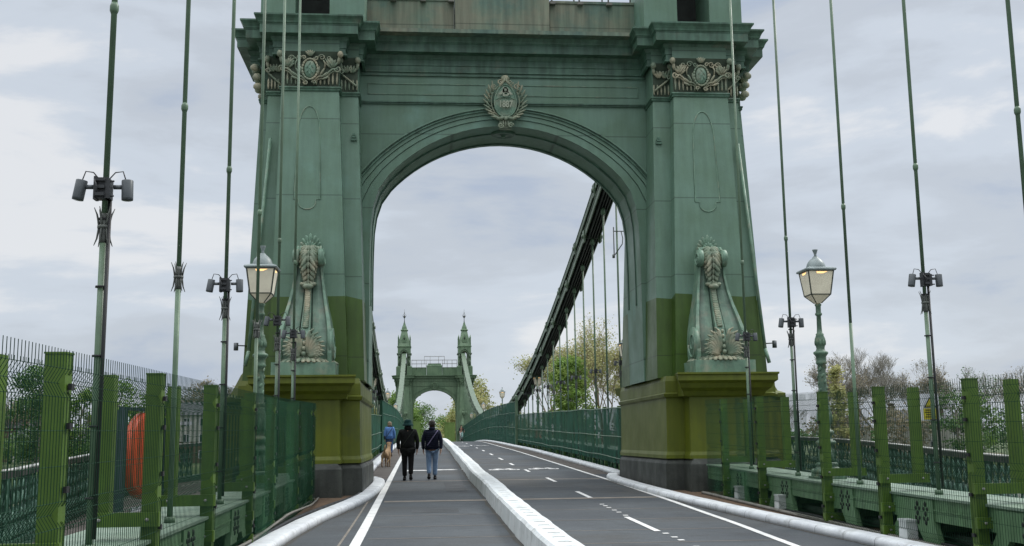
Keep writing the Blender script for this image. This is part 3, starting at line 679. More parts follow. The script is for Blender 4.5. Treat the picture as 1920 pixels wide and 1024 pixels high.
    for x, z in IC:
        if z <= 6.3: outp.append((3.9, z))
        else:
            a = math.atan2(x, z - 4.4); s1 = 3.9 / max(math.sin(a), 1e-6); s2 = (9.95 - 4.4) / max(math.cos(a), 1e-6); s = min(s1, s2); outp.append((math.sin(a) * s, 4.4 + math.cos(a) * s))
    full_out = outp + [(-x, z) for x, z in reversed(outp[:-1])]
    mb = MB(); n = len(full_in); yc, yk = 2.0, D - 2.0
    for sg in (1, -1):
        mb.prism([(sg * 3.9, 1.40)] + [(sg * x, z) for x, z in [(3.47, 1.40)] + IC[3:]] + [(0, 9.95), (sg * 3.9, 9.95)], 'y', yc, yk)
    fin(mb, 'spandrel_wall', g)
    # archivolt bands front and back
    ring_o = [outer_pt(p) for p in IC]; 
    def band(t0, t1, pro, z_from=1.45):
        q = MB()
        pts = [(i, p) for i, p in enumerate(IC) if p[1] > z_from]
        A0 = []; A1 = []
        for i, p in pts:
            o = ring_o[i]; A0.append((p[0] + (o[0]-p[0]) * t0, p[1] + (o[1]-p[1]) * t0)); A1.append((p[0] + (o[0]-p[0]) * t1, p[1] + (o[1]-p[1]) * t1))
        A0 += [(-x, z) for x, z in reversed(A0[:-1])]; A1 += [(-x, z) for x, z in reversed(A1[:-1])]
        for yy, sg in ((yc, -1), (yk, 1)):
            for i in range(len(A0) - 1):
                a, b_, c, d = A0[i], A0[i+1], A1[i+1], A1[i]
                vs = [(p[0], yy + sg * h, p[1]) for h in (-.02, pro) for p in (a, b_, c, d)]
                q.add(vs, [(4, 5, 6, 7), (0, 1, 5, 4), (2, 3, 7, 6)])
        return q
    for t0, t1, pro, m_ in ((.0, .36, .03, g), (.385, .62, .055, g), (.64, .80, .085, g), (.80, .86, .13, MG['tr']), (.885, .93, .11, MG['tr']), (.93, 1.0, .15, g)):
        fin(band(t0, t1, pro), 'archivolt_band', m_)
    # soffit rib, roundel and sunk panels
    mb = MB(); q = [(x * .997, z - .03 if z > 5 else z) for x, z in full_in]
    for y0, y1 in ((yc + .62, yc + .68), (yk - .25, yk - .2)):
        pts = [(x - (.03 if x > 0 else -.03), z - (.03 if abs(x) < 3.4 else 0)) for x, z in full_in if z > 3.3]
        for a, b_ in zip(pts, pts[1:]): mb.add([(a[0], y0, a[1]), (a[0], y1, a[1]), (b_[0], y1, b_[1]), (b_[0], y0, b_[1]), (a[0]*1.02, y0, a[1]+.06), (a[0]*1.02, y1, a[1]+.06), (b_[0]*1.02, y1, b_[1]+.06), (b_[0]*1.02, y0, b_[1]+.06)], [(0, 1, 2, 3), (0, 3, 7, 4), (1, 2, 6, 5)])
    fin(mb, 'soffit_rib', MG['tr'])
    mb = MB(); mb.lathe([(.0, 7.93), (.05, 7.93), (.07, 7.98), (.22, 7.985), (.26, 7.965), (.30, 7.965), (.33, 8.0), (.33, 8.1)], 24, (0.0, 2.62, 0)); fin(mb, 'soffit_roundel', MG['tr'])
    # frieze mouldings on the spandrel
    mb = MB()
    for yy, sg in ((yc, -1), (yk, 1)):
        def st(z0, z1, pro, xx=3.75):
            a, b_ = yy - .02 * sg, yy + sg * pro; mb.box(-xx, xx, min(a, b_), max(a, b_), z0, z1)
        st(8.60, 8.625, .05); st(8.635, 8.665, .075); st(9.36, 9.40, .05)
    fin(mb, 'string_course', MG['tr'])
    mb = MB()
    for yy, sg in ((yc, -1), (yk, 1)):
        for s_ in (-1, 1):
            for z0, z1, x0, x1 in ((8.86, 8.875, .5, 3.55), (9.14, 9.16, .5, 3.55), (8.86, 9.16, 3.53, 3.55)):
                a, b_ = yy - .02 * sg, yy + sg * .02; mb.box(min(s_*x0, s_*x1), max(s_*x0, s_*x1), min(a, b_), max(a, b_), z0, z1)
    fin(mb, 'frieze_panel', MG['og'] if near else g)
    # entablature and cornice swept round the whole plan
    E_ = dict(xsi=3.66, xpi=4.06, xpo=5.80, xso=6.20, xbo=6.52, yp=.86, ys_=1.26, yb=1.92)
    half = leg_poly(**E_, yc=2.0); nf = 9
    plan = ccw(half + [(-x, y) for x, y in reversed(half)])
    pr = [(.0, 9.45), (.045, 9.46), (.045, 9.50), (.01, 9.51), (.01, 9.64), (.03, 9.65), (.03, 9.80), (.05, 9.82), (.08, 9.88), (.09, 9.915), (.32, 9.92), (.32, 10.13), (.335, 10.135), (.335, 10.15), (.36, 10.17), (.37, 10.21), (.40, 10.27), (.44, 10.32), (.45, 10.33), (.45, 10.37), (.1, 10.41), (-.4, 10.42)]
    mb = MB(); mb.loft([sec(offs(plan, o), z) for o, z in pr], caps=False)
    top = offs(plan, -.4); mb.loft([sec(offs(plan, -.02), 9.45), sec(offs(plan, 0), 9.45)], caps=False)
    fin(mb, 'cornice', MG['tr'] if near else g)
    mb = MB(); mb.box(-6.1, 6.1, 1.3, D - 1.3, 10.3, 10.40); fin(mb, 'roof_deck', MG['at'])
    # attic parapet
    for yy, sg in ((2.55, 1), (D - 2.55, -1)):
        mb = MB()
        for s_ in (-1, 1):
            mb.box(min(s_*1.30, s_*3.7), max(s_*1.30, s_*3.7), min(yy, yy+sg*.18), max(yy, yy+sg*.18), 10.3, 11.68)
            mb.box(min(s_*1.30, s_*3.7), max(s_*1.30, s_*3.7), min(yy-.03*sg, yy+sg*.22), max(yy-.03*sg, yy+sg*.22), 11.68, 11.75)
        fin(mb, 'parapet', MG['at'])
    mb = MB()
    mb.loft([sec([(-1.27, 2.40), (1.27, 2.40), (1.27, D-2.40), (-1.27, D-2.40)], 10.3), sec([(-1.27, 2.40), (1.27, 2.40), (1.27, D-2.40), (-1.27, D-2.40)], 11.95), sec([(-1.32, 2.36), (1.32, 2.36), (1.32, D-2.36), (-1.32, D-2.36)], 12.0), sec([(-1.1, 2.5), (1.1, 2.5), (1.1, D-2.5), (-1.1, D-2.5)], 12.15), sec([(-1.05, 2.5), (1.05, 2.5), (1.05, D-2.5), (-1.05, D-2.5)], 12.38)])
    fin(mb, 'attic_block', MG['at'])
    mb = MB()
    for yy in (2.46, D - 2.46):
        for s_ in (-1, 1):
            for z in (12.35, 12.95): mb.tube([(s_ * 1.2, yy, z), (s_ * 3.75, yy, z)], .022, 5)
            for x in (1.35, 2.1, 2.9, 3.7): mb.tube([(s_ * x, yy, 11.7), (s_ * x, yy, 12.95)], .022, 5); mb.box(min(s_*(x-.05), s_*(x+.1)), max(s_*(x-.05), s_*(x+.1)), yy - .06, yy + .1, 11.62, 11.68)
        for z in (12.95, 13.55): mb.tube([(-1.65, yy, z), (1.65, yy, z)], .022, 5)
        for x in (-1.65, -.7, .7, 1.65): mb.tube([(x, yy, 12.3), (x, yy, 13.55)], .022, 5)
    fin(mb, 'roof_railing', G['pipe'])
    # turrets
    for sgn in (1, -1):
        mk = lambda x0, x1, y0, y1: ccw([(sgn*x0, y0), (sgn*x1, y0), (sgn*x1, y1), (sgn*x0, y1)])
        xc = 4.93; slot = .43
        mb = MB()
        for a, b_ in ((3.62, xc - slot), (xc + slot, 6.22)):
            mb.loft([sec(mk(a, b_, 1.3, D-1.3), 10.3), sec(mk(a, b_, 1.3, D-1.3), 11.75), sec(mk(max(a, xc-1.08), min(b_, xc+1.08), 1.5, D-1.5), 11.95)])
            i0, i1 = (xc - 1.05, xc - slot) if a < xc else (xc + slot, xc + 1.05)
            mb.loft([sec(mk(i0, i1, 1.5, D-1.5), 11.9), sec(mk(i0, i1, 1.5, D-1.5), 13.5)])
        # arch block with round-headed opening
        oc = [(slot * math.cos(math.pi * i / 10), 13.9 + slot * math.sin(math.pi * i / 10)) for i in range(11)]
        poly = [(xc - 1.05, 13.5), (xc - slot, 13.5)] + [(xc + x, z) for x, z in reversed(oc)] + [(xc + slot, 13.5), (xc + 1.05, 13.5), (xc + 1.05, 15.0), (xc - 1.05, 15.0)]
        L_ = [(xc - 1.05, 13.5), (xc - slot, 13.5), (xc - slot, 13.9)] + [(xc + x, z) for x, z in reversed(oc[5:])] + [(xc, 15.0), (xc - 1.05, 15.0)]
        for PP in (L_, [(2 * xc - x, z) for x, z in L_]):
            mb.prism([(sgn * x, z) for x, z in PP], 'y', 1.5, D - 1.5)
        tur = fin(mb, 'turret', g)
        mb = MB()
        for yy in (1.5, D - 1.5):
            sg = -1 if yy < 2 else 1
            for s_ in (-1, 1):
                mb.box(sgn*xc + s_*.5 - .16, sgn*xc + s_*.5 + .18 if s_ > 0 else sgn*xc + s_*.5 + .16, min(yy, yy+sg*.14), max(yy, yy+sg*.14), 12.0, 13.3)
                mb.box(sgn*xc + s_*.74 - .3, sgn*xc + s_*.74 + .3, min(yy, yy+sg*.22), max(yy, yy+sg*.22), 13.85, 14.0)
                mb.ell((sgn*xc + s_*.8, yy + sg*.12, 13.5), (.3, .2, .16)); mb.ell((sgn*xc + s_*.86, yy + sg*.14, 12.4), (.42, .16, .2))
            mb.tube([(sgn*xc + .58 * math.cos(math.pi*i/12), yy + sg*.06, 14.0 + .62*math.sin(math.pi*i/12)) for i in range(13)], .075, 6)
        for s_ in (-1, 1): mb.box(sgn*xc + s_*1.1 - .1, sgn*xc + s_*1.1 + .1, 1.4, D - 1.4, 13.85, 14.0)
        fin(mb, 'turret_arch_trim', MG['orn'] if near else G['chain_l'])
        mb = MB()
        def sq(h, z, hy=None): hy = hy or h; y_ = D / 2; return [(sgn*xc - h, y_ - hy, z), (sgn*xc + h, y_ - hy, z), (sgn*xc + h, y_ + hy, z), (sgn*xc - h, y_ + hy, z)]
        mb.loft([sq(1.05, 15.0, 1.45), sq(1.14, 15.05, 1.54), sq(1.14, 15.16, 1.54), sq(1.0, 15.2, 1.4), sq(.93, 15.7, 1.2), sq(.80, 16.3, 1.0), sq(.60, 17.0, .75), sq(.48, 17.6, .52), sq(.46, 17.75, .48), sq(.60, 17.82, .62), sq(.60, 17.92, .62), sq(.44, 18.0, .46), sq(.36, 18.4, .38), sq(.20, 18.8, .2), sq(.10, 19.2, .1)])
        for ax in (-1, 1):
            for ay in (-1, 1): mb.lathe([(.09, 15.1), (.11, 15.4), (.09, 16.4), (.12, 16.45), (.03, 17.0)], 6, (sgn*xc + ax*.95, D/2 + ay*1.3, 0))
        # lucarne
        for yy, sg in ((D/2 - 1.25, -1), (D/2 + 1.25, 1)):
            mb.prism([(sgn*xc - .34, 15.75), (sgn*xc + .34, 15.75), (sgn*xc + .34, 16.4), (sgn*xc + .2, 16.7), (sgn*xc, 17.1), (sgn*xc - .2, 16.7), (sgn*xc - .34, 16.4)], 'y', min(yy, yy - sg*.7), max(yy, yy - sg*.7))
        sp = fin(mb, 'spire', g)
        mb = MB()
        for yy in (D/2 - 1.27, D/2 + 1.27): mb.ell((sgn*xc, yy, 16.4), (.2, .13, .03))
        fin(mb, 'round_window', G['dark'], sp)
        mb = MB(); mb.lathe([(.09, 19.1), (.05, 19.6), (.05, 19.9), (.2, 20.05), (.22, 20.2), (.06, 20.35), (.03, 20.6), (.08, 20.75), (.03, 20.85), (.012, 21.4)], 8, (sgn*xc, D/2, 0))
        for a in range(4): mb.tube([(sgn*xc + .05*math.cos(a*1.57), D/2 + .05*math.sin(a*1.57), 19.9), (sgn*xc + .3*math.cos(a*1.57), D/2 + .3*math.sin(a*1.57), 20.3), (sgn*xc + .1*math.cos(a*1.57), D/2 + .1*math.sin(a*1.57), 20.6)], .025, 4)
        fin(mb, 'finial', G['rodgrey'])
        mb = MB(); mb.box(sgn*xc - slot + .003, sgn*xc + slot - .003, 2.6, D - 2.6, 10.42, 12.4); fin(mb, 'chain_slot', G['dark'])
    # crest over the keystone, both faces
    for s_ in (0, 1):
        mb = MB(); y = 1.86; zc = 8.66
        # shield: pointed oval
        n = 24; ring = []
        for i in range(n):
            a = 2*math.pi*i/n; rx, rz = .27, .42; x = rx*math.cos(a) * (1 - .12*math.sin(a)); z = rz*math.sin(a); ring.append((x, zc + z))
        mb.add([(x, y + .1, z) for x, z in ring] + [(x*.96, y - .10, zc + (z - zc)*.96) for x, z in ring] + [(0, y - .16, zc)], [(i, (i+1) % n, n + (i+1) % n, n + i) for i in range(n)] + [(n+i, n + (i+1) % n, 2*n) for i in range(n)], False)
        mb.tube([(x*1.03, y - .10, zc + (z - zc)*1.03) for x, z in ring + ring[:1]], .026, 5, False)
        mb.tube([(-.24, y - .16, 8.66), (-.1, y - .185, 8.74), (0, y - .19, 8.73), (.1, y - .185, 8.74), (.24, y - .16, 8.66)], .014, 4)
        sh = MB(); sh.v, sh.f, sh.sm = mb.v, mb.f, mb.sm
        lf = MB()
        for sd_ in (-1, 1):
            for i in range(9):   # laurel branch
                t = i / 8; a = rad(-70 + 110 * t); bx, bz = .36 * math.cos(a) * 1.05, zc - .02 + .46 * math.sin(a)
                for off in (-1, 1):
                    dd = Vector((sd_ * (math.cos(a + off * .7) * .9), -.2, math.sin(a + off * .7) * .8 + .45)); L = .10 + .05 * (off > 0)
                    lf.ell((sd_ * (bx + .02) + dd.x * L * .8, y - .08 - .02 * off, bz + dd.z * L * .6), (L, .028, .03), dd)
            lf.tube([(sd_ * .36 * math.cos(rad(-75 + 11*i)) * 1.02, y - .06, zc + .46 * math.sin(rad(-75 + 11*i))) for i in range(11)], .02, 5)
            lf.spiral((sd_ * .30, y - .08, zc + .38), .09, 1.4, .022, sd_); lf.spiral((sd_ * .13, y - .08, zc + .50), .08, 1.3, .022, -sd_)
            lf.tube([(sd_*.2, y-.06, zc+.3), (sd_*.1, y-.12, zc+.45), (0, y-.14, zc+.56)], .035, 5)
            lf.spiral((sd_ * .13, y - .12, 7.99), .075, 1.4, .026, sd_, n=6)
            lf.ell((sd_ * .22, y - .08, 8.2), (.14, .05, .05), (sd_, 0, .5)); lf.ell((sd_*.1, y-.12, 8.19), (.09, .05, .05), (sd_, 0, -.3))
        lf.ell((0, y - .08, zc + .60), (.10, .12, .07), (0, 0, 1)); lf.ell((0, y - .14, 8.17), (.06, .06, .05)); lf.box(-.16, .16, y - .08, y + .1, 7.93, 8.14)
        for u in (-.06, 0, .06): lf.ell((u, y - .11, 8.04), (.09, .022, .04))
        tx = MB()
        for txt, size, zz in (('B', .34, 8.76), ('A', .27, 8.80), ('1887', .25, 8.46)):
            vs, fs = text_mesh(txt, size, .012)
            xs = {'B': 1.0, 'A': 1.9, '1887': .72}[txt]; tx.add([(vx * xs, y - .19 - vz, zz + vy) for vx, vy, vz in vs], fs)
        if s_: 
            for q in (sh, lf, tx): q.v = [(-x, D - y_, z + .30) for x, y_, z in q.v]
        cr_ = fin(sh, 'crest', MG['og'], lab='oval shield crest dated 1887'); fin(lf, 'laurel_wreath', MG['orn'], cr_); fin(tx, 'crest_lettering', G['letter'] if near else g, cr_)
    return root

def console(fin, MG, sgn, back, near):
    """tall scroll bracket with acanthus leaves on a pilaster; modelled at x centre 4.77, mirrored as needed"""
    xc = 4.77
    put = lambda q: setattr(q, 'v', [(sgn * x, y if not back else D - y, z) for x, y, z in q.v])
    Z = [(1.72, .60, .88), (1.95, .60, .93), (2.2, .60, .91), (2.5, .575, .82), (2.8, .52, .68), (3.1, .45, .55), (3.45, .385, .44), (3.8, .33, .41), (4.05, .31, .46), (4.25, .30, .50), (4.42, .29, .47), (4.52, .28, .36)]
    secs = []
    for z, hw, pr in Z:
        yf = yfront(z) - pr; row = [(-1, 0.0), (-1, -1), (-.86, -1.0), (-.80, -.90), (-.55, -.93), (-.26, -.86), (-.22, -.80), (-.18, -.98), (.18, -.98), (.22, -.80), (.26, -.86), (.55, -.93), (.80, -.90), (.86, -1.0), (1, -1), (1, 0)]
        secs.append([(xc + a * hw, (yfront(z) + .05) if b_ == 0 else yfront(z) - pr - .1 * (b_ + 1) * -1 if False else yfront(z) - pr * (1 - (1 + b_) * .9), z) for a, b_ in row])
    mb = MB(); mb.loft(secs, smooth=False)
    # bottom and top volutes on the flanks
    for s_ in (-1, 1):
        for (zz, yy, r, ww) in ((2.14, -.30, .40, .60), (4.22, -.02, .21, .29)):
            e_ = .015 if r > .3 else .05; mb.tube([(xc + s_ * (ww - .06), yy, zz), (xc + s_ * (ww + e_), yy, zz)], r, 20); mb.spiral((xc + s_ * (ww + e_), yy, zz), r * .88, 1.6, .035, s_, plane='yz', n=5, steps=26)
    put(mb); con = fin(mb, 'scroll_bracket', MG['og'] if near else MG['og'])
    mb = MB()
    for i in range(22):     # rope rib down the middle
        z = 2.55 + i * .045; pr = [q for q in Z if q[0] <= z][-1]; nx = Z[min(Z.index(pr)+1, len(Z)-1)]; t = (z - pr[0]) / max(nx[0] - pr[0], .01)
        mb.ell((xc, yfront(z) - (pr[2] + (nx[2] - pr[2]) * t) - .01, z), (.035, .075, .03), (0, 0, 1))
    put(mb); fin(mb, 'rope_rib', MG['orn'], con)
    # hanging acanthus leaf over the upper volute
    mb = MB()
    for i in range(7):
        z = 4.42 - i * .13; w_ = [.20, .24, .24, .22, .19, .15, .11][i]; yy = yfront(z) - [.50, .58, .60, .58, .52, .48, .45][i]
        for s_ in (-1, 1):
            for k in range(3):
                a = rad(25 + 22 * k); dd = Vector((s_ * math.sin(a), -.1 + .25 * k, -math.cos(a) * .8)); L = w_ * (.62 - .06 * k)
                mb.ell((xc + s_ * .03 + dd.x * L * .9, yy + .03 * k, z + dd.z * L * .5 + .03 * k), (L, .052, .035), dd)
        mb.ell((xc, yy - .03, z), (.09, .028, .03), (0, 0, 1))
    mb.ell((xc, yfront(3.5) - .50, 3.53), (.07, .13, .09), (0, 0, 1))
    for s_ in (-1, 1): mb.ell((xc + s_ * .11, yfront(3.5) - .46, 3.58), (.09, .05, .06), (s_, 0, .3))
    put(mb); fin(mb, 'acanthus_leaf', MG['orn'], con)
    mb = MB()           # palmette on top
    for a in (-78, -58, -38, -19, 0, 19, 38, 58, 78):
        L = .17 - .0007 * abs(a); dd = Vector((math.sin(rad(a)), -.12, math.cos(rad(a))))
        mb.ell((xc + dd.x * L * 1.25, yfront(4.6) - .18 + abs(a) * .001, 4.50 + dd.z * L * 1.1), (L, .055, .04), dd)
        mb.ell((xc + dd.x * L * .7, yfront(4.6) - .27, 4.46 + dd.z * L * .6), (L * .6, .035, .035), dd)
    put(mb); fin(mb, 'palmette', MG['og'], con)
    mb = MB()           # fan of leaves at the foot
    for s_ in (-1, 1):
        for i in range(7):
            a = rad(8 + 11 * i); L = .52 - .04 * i
            dd = Vector((s_ * math.sin(a), -.15 + .0 * i, math.cos(a))); base = Vector((xc + s_ * .05, yfront(2) - .98, 1.86))
            c = base + dd * L * .62; mb.ell(tuple(c), (L * .54, .066, .045), dd)
            for k in range(3):
                e = base + dd * (L * (.6 + .22 * k)); d2 = Vector((s_ * math.sin(a + .7), -.2, math.cos(a + .7))); mb.ell(tuple(e + d2 * .05), (.085, .026, .03), d2)
    for i in range(5): mb.ell((xc, yfront(2) - 1.06 + .03 * i, 1.92 + .12 * i), (.055, .05 - .004 * i, .06), (0, 0, 1))
    for i in range(19):
        a = math.pi * i / 18; r = .66; dx, dy = -math.cos(a), math.sin(a)
        mb.ell((xc + dx * r * .88, yfront(2) - .42 - dy * .62, 1.79), (.17, .065, .04), (dx, -dy, -.45), (0, 0, 1)); 
    put(mb); fin(mb, 'leaf_fan', MG['orn'], con)
    mb = MB(); mb.box(sgn*xc - .70, sgn*xc + .70, -.86, .3, 1.44, 1.73)
    if back: mb.v = [(x, D - y, z) for x, y, z in mb.v]
    fin(mb, 'bracket_block', MG['og'], con)

tower(YT, 'near green cast iron bridge tower with large arch over the road', True)
tower(YF, 'far green bridge tower with twin spires seen small through the arch', False)

# ------------------------------------------------------------------ suspension chains
def chain_z(y):
    return 1.38 + .00212 * (y - 98.7) ** 2
def chain(name, X, y0, y1, label, back=False):
    mid = (y0 + y1) / 2; zf = (lambda y: chain_z(y)) if not back else None
    if back: zf = lambda y: 13.3 - .36 * abs(y - (YT + 2.9 if y0 < 50 else YF + 2.9))
    root = thing(name, (X, y0, zf(y0)), label, 'bridge chain', world=True)
    for tier, dz, sh in ((0, .30, 0), (1, -.30, 2.66)):
        y = y0 - sh if sh else y0
        ends = [y0]; q = y0 + (2.66 if tier else 5.32)
        while q < y1 - .5: ends.append(q); q += 5.32
        ends.append(y1)
        for a, b_ in zip(ends, ends[1:]):
            pa, pb = Vector((0, a, zf(a) + dz)), Vector((0, b_, zf(b_) + dz)); mb = MB()
            for k in range(1, 5):
                x = X - .27 + .108 * k; mb.obox((x, pa.y, pa.z), (x, pb.y, pb.z), .045, .30)
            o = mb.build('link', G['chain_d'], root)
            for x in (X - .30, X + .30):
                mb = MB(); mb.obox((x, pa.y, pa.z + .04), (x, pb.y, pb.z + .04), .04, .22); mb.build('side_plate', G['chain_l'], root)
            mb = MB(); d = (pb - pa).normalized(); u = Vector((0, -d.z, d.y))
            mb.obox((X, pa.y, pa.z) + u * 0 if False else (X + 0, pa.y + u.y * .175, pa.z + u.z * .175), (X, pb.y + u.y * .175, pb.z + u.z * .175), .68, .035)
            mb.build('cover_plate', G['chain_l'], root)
        for q in ends[1:-1]:
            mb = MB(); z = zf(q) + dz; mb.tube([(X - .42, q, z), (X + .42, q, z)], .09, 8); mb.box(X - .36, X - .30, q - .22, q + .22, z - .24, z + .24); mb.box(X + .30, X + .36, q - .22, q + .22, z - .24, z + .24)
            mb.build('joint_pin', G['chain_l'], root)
    return root
chain('suspension_chain', 4.62, YT + 3.6, YF + 2.2, 'heavy right-hand chain sagging between the two towers')
chain('suspension_chain', -4.98, YT + 3.6, YF + 2.2, 'heavy left-hand chain sagging between the towers, glimpsed beyond the left leg')

# ------------------------------------------------------------------ hanger rods, collars, floodlights
def make_collar(root, z, local=True):
    mb = MB(); mb.lathe([(.04, z - .015), (.052, z - .01), (.052, z + .01), (.04, z + .015)], 10); mb.lathe([(.030, z - .13), (.036, z - .10), (.034, z), (.036, z + .08), (.030, z + .11)], 8)
    for k in range(6):
        a = k * math.pi / 3 + .3; c, s_ = math.cos(a), math.sin(a)
        mb.tube([(c*r, s_*r, z + h) for r, h in ((.036, .0), (.044, .05), (.055, .10), (.078, .155))], [.010, .009, .007, .003], 4)
        mb.tube([(c*r, s_*r, z + h) for r, h in ((.036, .0), (.042, -.05), (.05, -.10), (.07, -.155))], [.010, .009, .007, .003], 4)
    return mb.build('spiked_collar', G['rodgrey'], root)
def hanger(x, y, ztop, label, group=None, collar=True, fat=1.0, conduit=False):
    z0 = zr(y) + .67; root = thing('hanger_rod', (x, y, z0), label, 'hanger rod', group)
    H = ztop - z0; mb = MB(); r = .025 * fat
    zc = 1.72 - z0
    mb.tube([(0, 0, 0), (0, 0, .06)], .055, 8); mb.tube([(0, 0, .06), (0, 0, zc)], r * 1.12, 8); mb.tube([(0, 0, zc), (0, 0, H)], r, 8)
    mb.lathe([(r, zc + 1.8), (r + .012, zc + 1.83), (r + .012, zc + 1.87), (r, zc + 1.9)], 8)
    mb.build('rod', G['rod'], root)
    if collar: make_collar(root, zc)
    if conduit:
        mb = MB(); mb.tube([(.045, -.02, .1), (.045, -.02, zc + .25)], .016, 6)
        for k in range(5): mb.tube([(0, 0, .4 + k * .55), (0, 0, .415 + k * .55)], .046, 8)
        mb.build('cable_conduit', G['cable'], root)
    return root
LIGHT = None
def twin_light(x, y, z, label, group, rz=0):
    global LIGHT
    if LIGHT is None:
        t = thing('twin_floodlight', (x, y, z), label, 'floodlight', group)
        mb = MB(); mb.box(-.055, .055, -.06, .05, -.10, .10); mb.box(-.075, -.05, -.07, .03, -.11, .11); mb.box(.03, .075, -.07, .04, -.10, .08)
        for k in range(3): mb.box(-.05, .03, -.10, -.07, -.08 + .07 * k, -.05 + .07 * k)
        mb.tube([(-.07, -.06, .09), (-.03, -.12, .0), (-.06, -.06, -.1)], .01, 4); mb.tube([(.08, -.06, .06), (.11, -.07, .06)], .010, 5); mb.tube([(.08, -.06, -.08), (.11, -.07, -.08)], .010, 5)
        mb.build('bracket', G['devdark'], t)
        for s_, tl in ((-1, .16), (1, -.04)):
            q = MB(); c = Vector((s_ * .215, 0, 0)); d = Vector((-tl, 0, 1)).normalized() if s_ < 0 else Vector((-tl, 0, 1)).normalized()
            d = Vector((.17, 0, 1)).normalized() if s_ < 0 else Vector((-.03, 0, 1)).normalized()
            q.tube([c - d * .105, c - d * .08, c + d * .08, c + d * .085], [.052, .053, .053, .05], 14); q.tube([(s_ * .09, 0, .02), (s_ * .17, 0, .02)], .022, 8)
            o = q.build('lamp_head', G['device'], t)
            q = MB(); q.tube([c - d * .108, c - d * .104], .044, 12); l = q.build('lens', G['glass'], t); l.parent = o
        for s_ in (-1, 1):
            q = MB(); q.tube([(s_ * .05, 0, .10), (s_ * .10, .0, .16), (s_ * .17, 0, .17), (s_ * .20, 0, .08)], .006, 4); q.build('power_cable', G['cable'], t)
        t.scale = (.86, .86, .86); LIGHT = t; return t
    return dup(LIGHT, (x, y, z), rz, label, group)
LH = [(8.63, 1), (11.3, 0), (14.0, 1), (16.7, 0), (19.1, 1), (21.5, 1)]
GH = 'hanger rods in front of the near tower'; GL = 'twin floodlights clamped to the hangers'
for i, (y, L) in enumerate(LH):
    hanger(-4.76, y, 13.3 - .36 * (27.6 - y) if False else 9.5, 'green hanger rod in front of the near tower, %s from the left edge' % ordn(i), GH, True, 1, bool(L))
    if L: twin_light(-4.76, y - .05, 2.02 + (.1 if y > 18 else 0), ['large twin grey floodlight on the leftmost hanger rod', '', 'twin grey floodlight on the third hanger rod from the left', '', 'twin floodlight on the hanger just right of the left lamp post', 'twin floodlight hanging before the foliage of the left scroll bracket'][i], GL)
RH = [(8.4, 0), (11.0, 0), (13.5, 1), (16.0, 0), (18.7, 1), (21.4, 1)]
for i, (y, L) in enumerate(RH):
    if i == 0: continue
    hanger(4.45, y, 9.5, 'green hanger rod in front of the near tower, %s from the right edge' % ordn(i - 1), GH, bool(L), 1, bool(L))
    if L: twin_light(4.45, y - .05, 2.02, {2: 'twin grey floodlight on the hanger bearing the yellow sign', 4: 'twin grey floodlight just left of the right lamp post', 5: 'twin floodlight beside the foot of the right scroll bracket'}[i], GL)
GM = {1: 'hanger rods of the main span, right chain', -1: 'hanger rods of the main span, left chain'}
HP = {}
for s_ in (1, -1):
    i = 0; y = YT + D + 3.0
    while y < YF - 1.5:
        x = 4.62 if s_ > 0 else -4.98
        lab = '%s green hanger rod beyond the near tower under the %s chain' % (ordn(i), 'right' if s_ > 0 else 'left')
        key = s_
        if key not in HP:
            pass
        z0 = zr(y) + .67; root = thing('hanger_rod', (x, y, z0), lab, 'hanger rod', GM[s_]); H = chain_z(y) - .4 - z0
        mb = MB(); mb.tube([(0, 0, 0), (0, 0, max(H, .1))], .036, 6); mb.tube([(0, 0, H - .25), (0, 0, H + .05)], .09, 6)
        mb.build('rod', G['rod'], root)
        if H > 3.2 - 0 and i < 22: make_collar(root, 2.1 - z0 + (zr(y) + 1.2) * .6)
        if i % 2 == 1 and i < 14: twin_light(x, y - .05, 2.45 + (zr(y) + 1.2) * .6, 'twin floodlight on the %s hanger beyond the tower, %s side' % (ordn(i), 'right' if s_ > 0 else 'left'), 'twin floodlights along the main span')
        y += 2.66; i += 1
# small aerial arm on the second hanger past the arch
t = thing('sensor_mast', (4.62, 36.2, 6.2), 'thin mast with side arm fixed high on a hanger right of the chain', 'sensor')
mb = MB(); mb.tube([(-.12, 0, 0), (-.12, 0, 1.1)], .02, 6); mb.build('pole', G['rodgrey'], t)
mb = MB(); mb.tube([(-.14, 0, .95), (.55, 0, .95)], .018, 6); mb.tube([(.15, 0, .93), (.2, 0, .7), (.18, 0, .5), (-.1, 0, .1)], .018, 5); mb.tube([(-.14, 0, .0), (-.14, 0, .12)], .05, 6); mb.build('arm', G['rodgrey'], t)
# small spotlights fixed to the outer flanks of the tower
for x, lab in ((-6.62, 'small grey spotlight jutting from the left flank of the tower'), (6.55, 'small grey spotlight jutting from the right flank of the tower')):
    t = thing('spotlight', (x, YT + 1.1, 2.25), lab, 'spotlight'); s_ = -1 if x < 0 else 1
    mb = MB(); mb.tube([(0, 0, -.09), (0, 0, .09)], .055, 10); mb.build('lamp_head', G['device'], t)
    mb = MB(); mb.tube([(0, 0, .03), (-s_ * .22, .15, .03)], .015, 5); mb.build('arm', G['devdark'], t)

